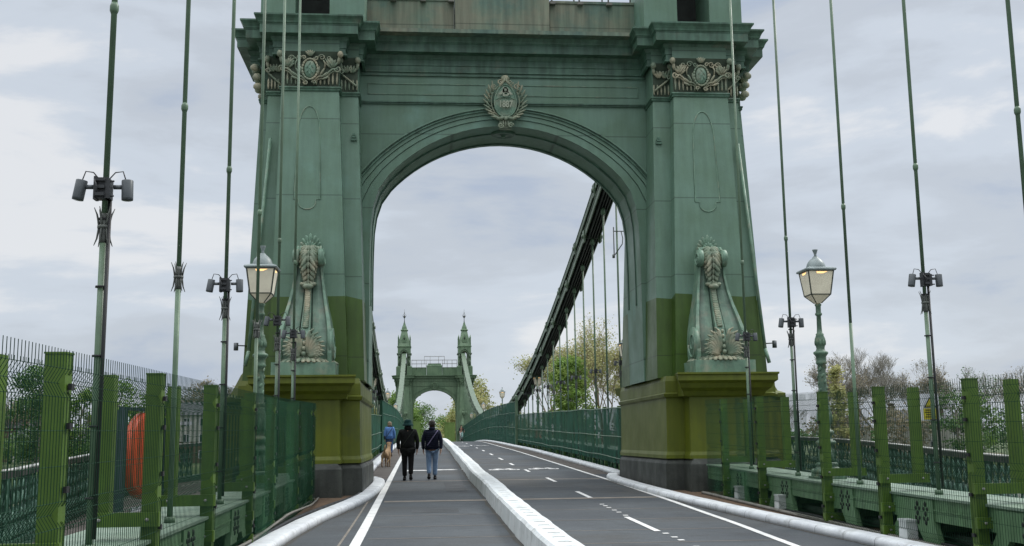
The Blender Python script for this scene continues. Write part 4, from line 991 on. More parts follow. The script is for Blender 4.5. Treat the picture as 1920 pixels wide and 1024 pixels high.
# ------------------------------------------------------------------ stiffening girders along the roadway
def girder(xin, xout, y0, y1, label, hy, detail=True):
    s_ = 1 if xin > 0 else -1; root = thing('stiffening_girder', (xin, y0, zr(y0)), label, 'girder', world=True)
    L = lambda a, b_: (lambda y: min(a, b_)), 0
    def st(name, xa, xb, h0, h1, m_, yy=None):
        mb = MB(); lo, hi = min(xa, xb), max(xa, xb); strip(mb, lambda y: lo, lambda y: hi, yy or rng(y0, y1, 2.0), h0, h1); return mb.build(name, m_, root)
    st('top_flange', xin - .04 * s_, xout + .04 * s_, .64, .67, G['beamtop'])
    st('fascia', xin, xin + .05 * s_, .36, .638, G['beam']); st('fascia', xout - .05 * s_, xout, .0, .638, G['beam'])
    st('bottom_chord', xin + .25 * s_, xout - .08 * s_, .10, .20, G['deck'])
    st('rail_bead', xin - .015 * s_, xin - .002 * s_, .49, .51, G['beam'])
    if not detail:
        for y in hy: 
            mb = MB(); mb.prism([(y - .45, zr(y)), (y - .25, zr(y) + .358), (y + .25, zr(y) + .358), (y + .45, zr(y)), (y + .3, zr(y)), (y + .12, zr(y) + .25), (y - .12, zr(y) + .25), (y - .3, zr(y))], 'x', min(xin, xin + .06 * s_), max(xin, xin + .06 * s_)); mb.build('bracket_plate', G['beam'], root)
        return root
    for i, y in enumerate(hy):
        z = zr(y); mb = MB(); a, b_ = min(xin - .02 * s_, xin + .05 * s_), max(xin - .02 * s_, xin + .05 * s_)
        y_ = y + .25
        mb.prism([(y_ - .75, z + .0), (y_ - .60, z + .365), (y_ - .60, z + .62), (y_ + .42, z + .62), (y_ + .42, z + .36), (y_ + .72, z), (y_ + .50, z), (y_ + .16, z + .30), (y_ - .12, z + .30), (y_ - .34, z + .05), (y_ - .36, z)], 'x', a, b_)
        o = mb.build('bracket_plate', G['beam'], root)
        mb = MB()
        for cy in (-.40, -.18):
            for cz in (.56, .44, .33): mb.ell((a if s_ > 0 else b_, y_ + cy, z + cz), (.036, .026, .022), (0, 0, 1), (-s_, 0, 0))
            for cz in (.50, .38):
                for q in (-.05, .05): mb.ell((a if s_ > 0 else b_, y_ + cy + q, z + cz), (.028, .022, .02), (0, q * 8, 1), (-s_, 0, 0))
        
        for pc in pieces(mb): r_ = pc.build('rosette', G['dark'], root); r_.parent = o
        for q in (-.05, .05): mb = MB(); mb.prism([(xin + .06 * s_, z), (xin + .30 * s_, z + .36), (xout - .1 * s_, z + .36), (xout - .1 * s_, z)], 'y', y_ + q * 6 - .02, y_ + q * 6 + .02); mb.build('web_rib', G['beam'], root)
    return root
girder(-4.56, -5.35, 3.5, YT - .9, 'green riveted girder with rosette brackets along the left kerb', [y for y, _ in LH])
girder(4.20, 5.0, 3.5, YT - .9, 'green riveted girder with rosette brackets along the right kerb', [y for y, _ in RH] + [5.8])
girder(-4.6, -5.35, YT + D + .8, YF - .8, 'green girder running on beyond the left tower leg', [YT + D + 3 + 2.66 * i for i in range(12)], False)
girder(4.25, 5.0, YT + D + .8, YF - .8, 'green girder running on beyond the right tower leg', [YT + D + 3 + 2.66 * i for i in range(26)], False)
# white junction boxes under the right girder
for i, (y, lab) in enumerate(((21.2, 'white junction box under the right girder nearest the tower'), (18.75, 'white junction box under the right girder, second from the tower'), (13.75, 'white junction box under the right girder near the right edge'), (19.4, 'small white box under the left girder near the tower'), (15.6, 'white box low on the left girder in front of the lamp post'), (12.0, 'white box low on the left girder, farthest from the tower'))):
    x = 4.12 if i < 3 else -4.66; t = thing('junction_box', (x, y, zr(y) + .08), lab, 'junction box', 'white boxes under the girders')
    mb = MB(); mb.loft([[(-.07, -.11, .0), (.07, -.11, 0), (.07, .11, 0), (-.07, .11, 0)], [(-.075, -.12, .03), (.075, -.12, .03), (.075, .12, .03), (-.075, .12, .03)], [(-.07, -.11, .24), (.07, -.11, .24), (.07, .11, .24), (-.07, .11, .24)]]); mb.build('box', G['whitebox'], t)
    mb = MB(); mb.box(-.08, .08, -.125, .125, .24, .27); mb.build('lid', G['whitebox'], t)
    mb = MB(); mb.tube([(.0, .05, -.06), (.0, .05, .0)], .02, 6); mb.build('foot', G['cable'], t)

# ------------------------------------------------------------------ mesh fences on U-shaped frames
def wire_panel(root, x, y0, y1, h0, h1, side, step=.055, r=.0026, name='mesh_panel', fold=True):
    mb = MB(); F_ = [(h0, 0), (h0 + .06, 0), (h0 + .13, -.05), (h0 + .20, 0), (h1 - .30, 0), (h1 - .21, -.05), (h1 - .12, 0), (h1, 0)] + [(h0, 0)] * 3 if h1 - h0 < 1.6 else [(h0, 0), (h0 + .06, 0), (h0 + .13, -.05), (h0 + .20, 0), (h0 + .95, 0), (h0 + 1.03, -.05), (h0 + 1.11, 0), (h1 - .30, 0), (h1 - .21, -.05), (h1 - .12, 0), (h1, 0)]
    n = int((y1 - y0) / step)
    for i in range(n + 1):
        y = y0 + (y1 - y0) * i / max(n, 1); z = zr(y); pts = [(x + side * o, y, z + h) for h, o in (F_[:8] if h1 - h0 < 1.6 else F_)]
        vs = []
        for p in pts: vs += [(p[0] - r, p[1] - r, p[2]), (p[0] + r, p[1] - r, p[2]), (p[0], p[1] + r, p[2])]
        k = len(pts); mb.add(vs, [(a*3 + j, a*3 + (j+1) % 3, (a+1)*3 + (j+1) % 3, (a+1)*3 + j) for a in range(k - 1) for j in range(3)])
    for h, o in [q for q in [F_[1], F_[2], F_[3], (h0 + .45, 0), (h0 + .70, 0), F_[4], F_[5], F_[6], (h0 + 1.33, 0), (h0 + 1.55, 0), F_[7], F_[8], F_[9]] if q[0] < h1]:
        yy = rng(y0, y1, 1.3); mb.tube([(x + side * o - side * .005, y, zr(y) + h) for y in yy], r, 3, False, False)
    return mb.build(name, G['wire'], root)
def fence(xf, xb, frames, y0, y1, label, side, mesh_x, ht=2.08):
    root = thing('mesh_fence', (xf, y0, zr(y0)), label, 'mesh fence', world=True)
    for y in frames:
        z = zr(y)
        mb = MB(); mb.box(xf - .065, xf + .065, y - .07, y + .07, z, z + ht); mb.box(xf - .072, xf + .072, y - .077, y + .077, z + ht, z + ht + .012); p = mb.build('front_post', G['post'], root)
        mb = MB(); mb.box(xb - .06, xb + .06, y - .065, y + .065, z + .78, z + ht); mb.build('rear_post', G['post'], root)
        lo, hi = min(xf, xb) - .10, max(xf, xb) + .10
        for h in (.78, .40, .10):
            mb = MB(); mb.box(lo if side < 0 else lo, hi, y - .125, y - .078, z + h, z + h + .12); o = mb.build('cross_rail', G['post'], root)
            q = MB()
            for x in (xf, xb): q.tube([(x, y - .14, z + h + .06), (x, y - .12, z + h + .06)], .016, 6)
            for pc in pieces(q): b_ = pc.build('bolt', G['bolt'], root); b_.parent = o
        q = MB()
        for h in (.3, .75, 1.2, 1.6, 1.85): q.box(mesh_x - .012, mesh_x + .012, y - .03, y + .03, z + h, z + h + .04)
        for pc in pieces(q): pc.build('mesh_clip', G['cable'], root)
    ed = [y0] + list(frames) + [y1]
    for a, b_ in zip(ed, ed[1:]):
        if b_ - a > .3: wire_panel(root, mesh_x, a + .012, b_ - .012, .04, ht + .02, side)
    return root
FL = [4.6, 7.1, 9.65, 12.15, 14.9, 17.0, 20.2, 22.7]
FR = [9.4, 11.9, 14.4, 16.5, 19.7, 22.1]
fl = fence(-4.55, -4.95, FL, 3.6, 23.2, 'green wire mesh fence on steel frames left of the near tower', 1, -4.465)
fr = fence(4.12, 4.62, FR, 7.2, 23.2, 'green wire mesh fence on steel frames right of the near tower', -1, 4.035)
# the same fencing on the outer side, behind the rear posts
def net_sheet(root, x, y0, y1, h0, h1, m_, name='netting', wob=.03, st=.5):
    mb = MB(); yy = rng(y0, y1, st); hh = [h0 + (h1 - h0) * k / 5 for k in range(6)]
    vs = [(x + wob * noise.noise(Vector((y * .8, h * 1.5, x))), y, zr(y) + h + (.03 * noise.noise(Vector((y * .5, 9, x))) if h == h1 else 0)) for y in yy for h in hh]
    fs = [(i*6 + j, i*6 + j + 1, (i+1)*6 + j + 1, (i+1)*6 + j) for i in range(len(yy) - 1) for j in range(5)]
    return mb.add(vs, fs, True).build(name, m_, root)
net_sheet(fl, -4.44, 14.9, 23.2, .06, 2.05, G['net']); pass
net_sheet(fr, 4.01, 19.7, 23.2, .06, 2.0, G['net']); pass
wire_panel(fl, -5.04, 3.6, 23.2, .82, 2.12, -1, .055, .0026, 'rear_mesh_panel'); wire_panel(fr, 4.71, 7.2, 23.2, .82, 2.12, 1, .055, .0026, 'rear_mesh_panel')
def far_fence(x, y0, y1, label, ht, side, tall=False, names=None):
    root = thing('netted_fence', (x, y0, zr(y0)), label, 'netted fence', world=True)
    y = y0 + .1
    while y < y1:
        z = zr(y); mb = MB(); mb.box(x + side * .02 if side > 0 else x + side * .02 - .1, x + side * .02 + (.1 if side > 0 else 0), y - .05, y + .05, z, z + ht + (.05 if not tall else .02)); mb.build('post', G['post'] if not tall else G['wire'], root); y += 2.66
    net_sheet(root, x, y0, y1, .28 if not tall else .1, ht, G['netdk'], 'netting', .05)
    if not tall: net_sheet(root, x + .02 * side, y0, y1, .02, .28, G['net'], 'lower_netting', .03)
    for h in ((.45, ht * .55, ht - .02) if not tall else (ht * .42, ht * .75, ht)):
        mb = MB(); mb.tube([(x - side * .05, y, zr(y) + h + .04 * noise.noise(Vector((y * .3, h, 0)))) for y in rng(y0, y1, 1.2)], .013, 4, False); mb.build('seam_rope', G['beamtop'], root)
    return root
far_fence(4.08, YT + D + .9, 70, 'dark green netted fence beyond the right tower leg', 2.06, 1)
far_fence(4.02, 70, YF - 3, 'taller dark teal netted fence farther along the right side', 2.92, 1, True)
far_fence(-4.38, YT + D + .9, 58, 'dark teal netted fence beyond the left tower leg', 2.0, -1)
far_fence(-4.30, 58, YF - 3, 'taller dark teal netted fence farther along the left side', 2.8, -1, True)
t = thing('marker_post', (4.0, 69.9, zr(69.9)), 'taller green post where the right netted fence steps up', 'post'); mb = MB(); mb.box(-.09, .09, -.09, .09, 0, 3.25); mb.loft([[(-.1, -.1, 3.25), (.1, -.1, 3.25), (.1, .1, 3.25), (-.1, .1, 3.25)], [(-.03, -.03, 3.32), (.03, -.03, 3.32), (.03, .03, 3.32), (-.03, .03, 3.32)]]); mb.build('shaft', G['rod'], t)
t = thing('traffic_cone', (4.3, 60, zr(60) + .67), 'orange traffic cone seen behind the right netted fence', 'traffic cone'); mb = MB(); mb.lathe([(.17, .04), (.15, .06), (.04, .75), (.03, .76)], 12); mb.build('cone_body', G['orange'], t); mb = MB(); mb.box(-.2, .2, -.2, .2, 0, .04); mb.build('cone_base', G['orange'], t)

# ------------------------------------------------------------------ lattice parapets on the outer edges
def parapet(P, y0, y1, s_, label, lattice=True, h=1.12, step=.34):
    x_ = lambda y: lerp_path(P, y); root = thing('lattice_parapet', (x_(y0), y0, zr(y0)), label, 'parapet', world=True)
    yy = rng(y0, y1, 1.5)
    for nm, hw, a, b_, m_ in (('handrail', .09, h - .10, h - .015, G['handrail']), ('rail_cap', .075, h - .015, h, G['handtop']), ('bottom_rail', .05, .10, .18, G['lattice']), ('plinth_rail', .08, .02, .098, G['lattice'])):
        mb = MB(); strip(mb, lambda y: x_(y) - hw, lambda y: x_(y) + hw, yy, a, b_); mb.build(nm, m_, root)
    if lattice:
        y = y0
        while y < y1 - 1.6:
            mb = MB(); lf = MB(); ye = min(y + 1.66, y1); q = y; n = 0
            while q < ye - .05:
                for d in (1, -1):
                    a, b_ = (q, q + step) if d > 0 else (q + step, q)
                    for off in (0,):
                        mb.obox((x_(a), a, zr(a) + .18), (x_(b_), b_, zr(b_) + h - .10), .02, .028, (1, 0, 0))
                        m2 = (a * .5 + b_ * .5)
                        mb.obox((x_(m2), m2 if d > 0 else m2, zr(m2) + .18), (x_(b_), b_, zr(b_) + .62), .016, .024, (1, 0, 0)) 
                for cz, sc_ in ((.30, 1), (.52, .9), (.74, 1), (.92, .8)):
                    for sd_ in (-1, 1):
                        lf.ell((x_(q) - s_ * .02, q + step * .5 + sd_ * .07, zr(q) + cz), (.10 * sc_, .03, .014), (0, sd_ * .42, 1), (-s_, 0, 0), 5, 3)
                q += step
            pn = mb.build('lattice_panel', G['lattice'], root); o = lf.build('lattice_leaves', G['latlight'], root); o.parent = pn
            p = MB(); p.box(x_(y) - .04, x_(y) + .04, y - .04, y + .04, zr(y) + .1, zr(y) + h - .1); p.build('baluster', G['lattice'], root)
            y += 1.66
    return root
parapet(RAIL_L, 6.0, 34, -1, 'teal lattice parapet with dark handrail bowing out at the left')
parapet(RAIL_R, 9.0, 34, 1, 'teal lattice parapet with dark handrail bowing out at the right')
parapet(RAIL_L, 34.3, 168, -1, 'lattice parapet beyond the near tower on the left', False); parapet(RAIL_R, 34.3, 168, 1, 'lattice parapet beyond the near tower on the right', False)

# ------------------------------------------------------------------ lamp posts
LAMP = None
def lamp_post(x, y, label, lit=True, s=1):
    global LAMP
    z0 = zr(y) + .67
    if LAMP: return dup(LAMP, (x, y, z0), 0, label, 'ornate lamp posts along the bridge')
    t = thing('lamp_post', (x, y, z0), label, 'lamp post', 'ornate lamp posts along the bridge')
    mb = MB(); mb.box(-.30, .30, -.30, .30, 0, .05); mb.box(-.26, .26, -.26, .26, .05, .10)
    mb.lathe([(.27, .10), (.29, .14), (.27, .20), (.23, .23), (.21, .26), (.235, .29), (.20, .33)], 20)
    for k in range(4):
        a = k * math.pi / 2 + math.pi / 4; mb.ell((.30 * math.cos(a), .30 * math.sin(a), .14), (.07, .06, .06), (math.cos(a), math.sin(a), 0), (0, 0, 1))
    mb.build('base', G['lampgreen'], t)
    mb = MB(); mb.lathe([(.185, .33), (.175, .40), (.14, .62), (.135, .66), (.20, .70), (.215, .73), (.20, .76), (.14, .80), (.12, .84), (.13, .87), (.18, .91), (.19, .94), (.17, .97), (.12, 1.0), (.11, 1.02), (.13, 1.08), (.155, 1.18), (.16, 1.28), (.14, 1.40), (.12, 1.52), (.10, 1.58), (.115, 1.60), (.115, 1.64), (.095, 1.67), (.09, 1.9), (.082, 2.2), (.08, 2.33), (.11, 2.36), (.12, 2.38), (.105, 2.41), (.105, 2.50), (.13, 2.54), (.155, 2.57), (.155, 2.60), (.10, 2.63), (.085, 2.68), (.10, 2.74), (.115, 2.82), (.11, 2.88), (.08, 2.95), (.085, 2.98), (.06, 3.0), (.052, 3.1), (.047, 3.36), (.07, 3.38), (.075, 3.41), (.055, 3.44), (.055, 3.56), (.075, 3.60), (.06, 3.62)], 20)
    for k in range(10):
        a = k * math.pi / 5; c, s_ = math.cos(a), math.sin(a)
        mb.tube([(c*.182, s_*.182, .35), (c*.147, s_*.147, .60)], .016, 5); mb.ell((c*.155, s_*.155, 1.22), (.12, .035, .02), (0, 0, 1), (c, s_, 0))
        mb.ell((c*.105, s_*.105, 1.48), (.08, .025, .015), (0, 0, 1), (c, s_, 0)); mb.ell((c*.112, s_*.112, 2.80), (.06, .025, .012), (0, 0, 1), (c, s_, 0))
    for k in range(14):   # relief winding up the middle shaft
        a = k * 1.9; h = 1.72 + .044 * k; mb.ell((.09*math.cos(a), .09*math.sin(a), h), (.05, .03, .014), (-.5*math.sin(a), .5*math.cos(a), .8), (math.cos(a), math.sin(a), 0))
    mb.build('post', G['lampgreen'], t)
    # lantern: four-sided, tapering downwards
    n = 4; ro = rad(45)
    hexr = lambda r, z: [(r * math.cos(2*math.pi*i/n + ro), r * math.sin(2*math.pi*i/n + ro), z) for i in range(n)]
    lan = MB(); b0, b1 = hexr(.30, 3.80), hexr(.395, 4.30); bb_ = hexr(.08, 3.63)
    for i in range(n):
        j = (i + 1) % n; lan.obox(b0[i], b1[i], .022, .022, (b0[i][0], b0[i][1], 0)); lan.obox(b0[i], b0[j], .022, .022); lan.obox(b1[i], b1[j], .026, .03); lan.obox(bb_[i], b0[i], .018, .018, (b0[i][0], b0[i][1], 0))
    fr_ = lan.build('lantern_frame', G['lampframe'], t)
    gl = MB()
    for lo, hi in ((b0, b1), (bb_, b0)):
        for i in range(n):
            j = (i + 1) % n; gl.add([lo[i], lo[j], hi[j], hi[i]], [(0, 1, 2, 3)])
    o = gl.build('lantern_glass', G['frost'], t); o.parent = fr_
    # glow showing through the upper part of each pane
    gw = MB(); g0, g1 = hexr(.381, 4.235), hexr(.390, 4.272)
    for i in range(n):
        j = (i + 1) % n; A_, B_ = Vector(g0[i]), Vector(g0[j]); C_, D_ = Vector(g1[j]), Vector(g1[i]); k = 1.012; z_ = lambda p: (p.x * k, p.y * k, p.z)
        gw.add([z_(A_.lerp(B_, .34)), z_(A_.lerp(B_, .58)), z_(C_.lerp(D_, .24)), z_(C_.lerp(D_, .68))], [(0, 1, 2, 3)])
    o = gw.build('lamp_glow', G['bulb'], t); o.parent = fr_
    mb = MB(); mb.loft([hexr(.45, 4.30), hexr(.47, 4.325), hexr(.45, 4.35), hexr(.30, 4.385)]); mb.lathe([(.215, 4.37), (.205, 4.41), (.19, 4.46), (.165, 4.51), (.12, 4.56), (.07, 4.60), (.05, 4.63)], 20); mb.lathe([(.045, 4.62), (.025, 4.66), (.03, 4.69), (.06, 4.77), (.062, 4.78)], 10)
    mb.build('lantern_roof', G['lampcap'], t)
    LAMP = t; t.scale = (.80, .80, .82); return t
lamp_post(4.62, 17.75, 'ornate green lamp post with lit lantern standing before the sky at the right')
lamp_post(-4.82, 17.55, 'ornate green lamp post with lit lantern in front of the left tower leg')
for i, y in enumerate((35.6, 63.5, 91.6, 119.7, 147.8)):
    lamp_post(4.72, y, '%s lit lamp post beyond the near tower on the right side' % ordn(i)); lamp_post(-5.05, y, '%s lit lamp post beyond the near tower on the left side' % ordn(i))

# ------------------------------------------------------------------ boards and signs
t = thing('round_board', (-7.30, 20.3, -.22), 'large orange-red round board fixed to the left parapet behind the fence', 'round board')
mb = MB(); mb.tube([(-.09, 0, 0), (-.06, 0, 0), (.05, 0, 0), (.09, 0, 0)], [.70, .78, .78, .70], 40); mb.build('disc', G['orange'], t); t.rotation_euler = (0, 0, rad(-9))
mb = MB(); mb.box(-.06, .06, -1.02, -.88, -.95, .80); mb.build('side_post', G['slate'], t)
mb = MB(); mb.box(-.06, .06, .88, 1.0, -.95, .70); mb.build('side_post', G['slate'], t)
mb = MB(); mb.box(-.05, .05, -1.0, 1.0, .80, .86); mb.build('top_bar', G['slate'], t)
mb = MB(); mb.box(.08, .12, -.62, .60, -.98, -.90); mb.build('lower_ledge', G['signwhite'], t)
t = thing('bracket_lamp', (-7.0, 21.6, .38), 'small white fitting on the post beside the orange-red board', 'fitting'); mb = MB(); mb.box(-.05, .3, -.04, .04, -.03, .03); mb.build('arm', G['signwhite'], t); mb = MB(); mb.tube([(-.08, 0, -.3), (-.08, 0, .08)], .05, 8); mb.build('housing', G['whitebox'], t)
t = thing('warning_sign', (4.47, 13.62, .33), 'small yellow and white warning sign with triangle on a right hanger rod', 'warning sign')
mb = MB(); mb.box(-.125, .125, 0, .008, -.16, .19); mb.build('board', G['signwhite'], t)
mb = MB(); mb.box(-.095, .095, -.006, -.001, -.145, .0); mb.build('yellow_plate', G['yellow'], t)
mb = MB(); mb.prism([(-.085, .012), (.085, .012), (0, .15)], 'y', -.005, -.001); mb.build('triangle_border', G['cable'], t)
mb = MB(); mb.prism([(-.06, .026), (.06, .026), (0, .125)], 'y', -.009, -.006); mb.build('triangle_plate', G['yellow'], t)
mb = MB()
for k, (a, z) in enumerate(((.07, -.02), (.08, -.05), (.06, -.08), (.075, -.11))): mb.box(-a, a * (.6 + .1 * k), -.010, -.0065, z - .007, z + .004)
mb.build('text_lines', G['cable'], t)
for x0, x1, lab in ((-3.5, -2.35, 'pale green hoarding panel at the left side under the far arch'), (1.75, 3.55, 'pale green hoarding panel at the right side under the far arch')):
    y = 184; t = thing('hoarding', ((x0 + x1) / 2, y, zr(y)), lab, 'hoarding'); w_ = (x1 - x0) / 2
    mb = MB(); mb.box(-w_, w_, -.04, .04, .05, 4.6 if x0 < 0 else 4.3); mb.build('panel', G['hoard'], t)
    mb = MB(); mb.box(-w_ - .06, w_ + .06, -.07, .07, 4.3 if x0 > 0 else 4.6, 4.42 if x0 > 0 else 4.72); mb.build('frame', G['hoard'], t)

# ------------------------------------------------------------------ river, banks
mb = MB(); mb.add([(-2500, -300, -9), (2500, -300, -9), (2500, 230, -9), (-2500, 230, -9)], [(0, 1, 2, 3)]); tag(mb.build('river', G['water']), kind='structure')
mb = MB()
def bank_y(x): return 196 + 10 * math.sin(x / 90) + (abs(x) * .10 if x < 0 else abs(x) * .02)
xs = [-2500, -1200, -700] + [-400 + 10 * i for i in range(81)] + [700, 1200, 2500]
vs = []; 
for x in xs:
    y = bank_y(max(-400, min(400, x))); near_road = max(0, 1 - abs(x) / 25)
    for dy, z in ((-4, -9.5), (-1, -6.2), (0, -4.8), (6, -4.0), (30, -3.6), (400, -3.2), (4000, -3)):
        zz = z + (noise.noise(Vector((x / 14, dy / 10, 0))) * .5 if 0 < dy < 500 else 0); vs.append((x, y + dy, zz + near_road * max(0, (zr(y + dy) - .35 - zz))))
n = 7; mb.add(vs, [(i*n + j, (i+1)*n + j, (i+1)*n + j + 1, i*n + j + 1) for i in range(len(xs) - 1) for j in range(n - 1)], True)
tag(mb.build('river_bank', G['grass']), kind='structure')
mb = MB(); mb.box(-13, 13, 184, 200, -9.5, -1.75); tag(mb.build('bridge_approach', G['granite']), kind='structure')
mb = MB(); strip(mb, lambda y: -9, lambda y: 9, rng(190, 420, 5), -.06); tag(mb.build('approach_verge', G['grass']), kind='structure')

# ------------------------------------------------------------------ trees
def grow(tb, tips, p, d, L, r, depth, rnd, spread=.55, up=.12, ntw=3, wig=.18, minr=.012):
    pts = [p]; q = Vector(p); dd = Vector(d)
    for k in range(3):
        dd = (dd + Vector((rnd.uniform(-wig, wig), rnd.uniform(-wig, wig), rnd.uniform(-wig, wig) + up * .3))).normalized(); q = q + dd * L / 3; pts.append(q.copy())
    r1 = max(r * .62, minr); tb.tube(pts, [r + (r1 - r) * i / 3 for i in range(4)], 5 if depth > 2 else 3, False)
    if depth == 0: tips.append((q, dd)); return
    if depth <= 2: tips.append((q, dd)); tips.append((pts[2], dd))
    nb = ntw if depth > 1 else ntw + 1
    for i in range(nb):
        a = rnd.uniform(0, 2 * math.pi); sp = spread * rnd.uniform(.6, 1.3); ax = dd.orthogonal().normalized(); ax.rotate(Matrix.Rotation(a, 3, dd)) if False else None
        v = Vector((math.cos(a), math.sin(a), rnd.uniform(-.2, .5))); nd = (dd + v * sp + Vector((0, 0, up))).normalized()
        st = pts[3] if i < 2 else pts[2]
        grow(tb, tips, st, nd, L * rnd.uniform(.62, .82), r1 * (.9 if i == 0 else .7), depth - 1, rnd, spread, up, ntw, wig, minr)
def leaves(mb, c, n, s_, r, rnd, flat=.7):
    for _ in range(n):
        p = Vector((rnd.gauss(0, s_), rnd.gauss(0, s_), rnd.gauss(0, s_ * flat))) + c
        a = Vector((rnd.uniform(-1, 1), rnd.uniform(-1, 1), rnd.uniform(-.6, .6))).normalized(); b_ = a.orthogonal().normalized(); q = r * rnd.uniform(.6, 1.3); b_ = (b_ + a.cross(b_) * rnd.uniform(-1, 1)).normalized()
        mb.add([p - a * q, p + b_ * q * .6, p + a * q, p - b_ * q * .6], [(0, 1, 2, 3)])
def tree(loc, H, label, kind='tree', leaf='leaf', seed=1, nl=14, lr=.35, sp=.6, depth=4, trunk=.25, spread=.55, up=.12, bark='bark', ls=.9, ntw=3, group=None, minr=.03, name='tree'):
    rnd = random.Random(seed); t = thing(name, loc, label, kind, group); tb = MB(); tips = []
    h0 = H * trunk; r0 = H * .018; tb.tube([(0, 0, -.6), (0, 0, h0 * .5), (.1, .05, h0)], [r0 * 1.25, r0, r0 * .85], 7, False)
    for i in range(4):
        a = i * 1.57 + rnd.uniform(-.4, .4); grow(tb, tips, Vector((.1, .05, h0 * rnd.uniform(.8, 1))), Vector((math.cos(a) * spread, math.sin(a) * spread, 1)).normalized(), H * .27, r0 * .6, depth, rnd, spread, up, ntw, .18, minr)
    grow(tb, tips, Vector((.1, .05, h0)), Vector((0, 0, 1)), H * .30, r0 * .7, depth, rnd, spread, up, ntw, .15, minr)
    zt = max(p[2] for p in tb.v); k = H / zt
    tb.v = [(x * k, y * k, z * k) for x, y, z in tb.v]; tips = [(p * k, d) for p, d in tips]
    tb.build('trunk', G[bark], t)
    if leaf:
        cb = MB()
        for p, d in tips:
            if rnd.random() < sp: leaves(cb, p, nl, ls, lr, rnd)
        cb.build('crown', G[leaf], t)
    return t
def bush(loc, W, H, label, leaf, seed, n=2600, lr=.3, name='tree', kind='tree', group=None, cone=False, nb=26):
    """dense round or conical crown built of many leaf clumps"""
    rnd = random.Random(seed); t = thing(name, loc, label, kind, group); tb = MB(); tb.tube([(0, 0, -.5), (.05, 0, H * .3), (0, .1, H * .7)], [H * .025, H * .018, H * .006], 6, False)
    cb = MB(); cl = []
    for i in range(nb):
        f = rnd.uniform(.12, 1); a = rnd.uniform(0, 6.28)
        rr = (W * .5 * (1 - f) ** .8 if cone else W * .5 * math.sqrt(max(0, 1 - (2 * f - 1.05) ** 2))) * rnd.uniform(.45, 1)
        p = Vector((rr * math.cos(a), rr * math.sin(a), f * H * (1 if cone else .92))); cl.append(p); tb.tube([(0, 0, p.z * .7), p * .6 + Vector((0, 0, p.z * .35)), p], [.08, .05, .02], 4, False)
    for p in cl: leaves(cb, p, n // nb, W * .085, lr, rnd, .8)
    tb.build('trunk', G['bark'], t); cb.build('crown', G[leaf], t); return t
gy = -4.2
tree((34.5, 216, gy), 29, 'tall plane tree with sparse yellowish leaves beyond the right chain', leaf='leafyel', seed=3, nl=7, lr=.20, sp=.7, depth=5, trunk=.2, bark='barkpale', ls=.8, spread=.6, name='plane_tree')
tree((25.5, 222, gy), 24, 'second plane tree with bare yellowish twigs behind the green willow', leaf='leafyel', seed=8, nl=6, lr=.19, sp=.6, depth=5, trunk=.25, bark='barkpale', ls=.8, spread=.55, name='plane_tree')
tree((43, 224, gy), 25, 'plane tree partly hidden behind the right tower leg', leaf='leafyel', seed=12, nl=6, lr=.19, sp=.6, depth=5, trunk=.22, bark='barkpale', ls=.8, name='plane_tree')
bush((26.0, 203, gy), 8.6, 20.5, 'bright green willow-like tree standing before the plane trees', 'leafpop', 5, 13000, .27, 'willow_tree', nb=80)
bush((19.0, 208, gy), 6, 8, 'low bushy yellow-green tree left of the green willow', 'leafyel', 6, 1800, .26)
bush((38, 206, gy), 8, 9.5, 'orange-tinged bushy tree at the foot of the plane tree', 'leafbrown', 16, 2600, .26)
for i, (x, y, H, sd_) in enumerate(((78, 200, 20, 21), (87, 203, 21.5, 22), (97, 206, 19, 23), (104, 200, 17.5, 24), (118, 206, 18, 25), (66, 204, 14, 26))):
    tree((x, y, gy), H, ['bare spreading tree right of the conifer', 'tallest bare tree with fine twigs above the right fence', 'bare tree just left of the yellow sign', 'budding tree just right of the yellow sign', 'bare tree at the far right edge behind the fence', 'smaller bare tree between the tower and the right lamp post'][i], leaf='leafbrown' if i % 2 == 0 else ('leafdk' if i == 3 else None), seed=sd_, nl=2, lr=.17, sp=.25, depth=6 if i < 3 else 5, trunk=.22, ls=.5, spread=.62, minr=.022, group='bare trees on the right bank')
bush((73.5, 190, gy), 6.5, 16, 'yellow-green conifer right of the right lamp post', 'leafyel', 31, 3600, .26, 'conifer_tree', cone=True, nb=40)
for i, (x, y, W, H, lf) in enumerate(((60, 200, 12, 7, 'leafdk'), (76, 196, 12, 8.5, 'leafbrown'), (88, 196, 13, 9, 'leafbrown'), (98, 194, 10, 12.5, 'leafdk'), (103, 196, 9, 13.5, 'leaf'), (112, 200, 14, 9.5, 'leafdk'), (125, 200, 14, 11, 'leafbrown'), (52, 204, 10, 6, 'leafbrown'))):
    bush((x, y, gy), W, H, ['dark bush behind the right parapet next to the tower', 'brown hedge-like bush below the conifer', 'brown bushy thicket under the tallest bare tree', 'dark green bushy tree right behind the yellow sign', 'fresh green bushy tree right of the yellow sign', 'dark green bush near the right edge', 'brown bush at the far right edge', 'low brown bush close behind the right tower leg'][i], lf, 40 + i, 2200, .28, group='bushes on the right bank')
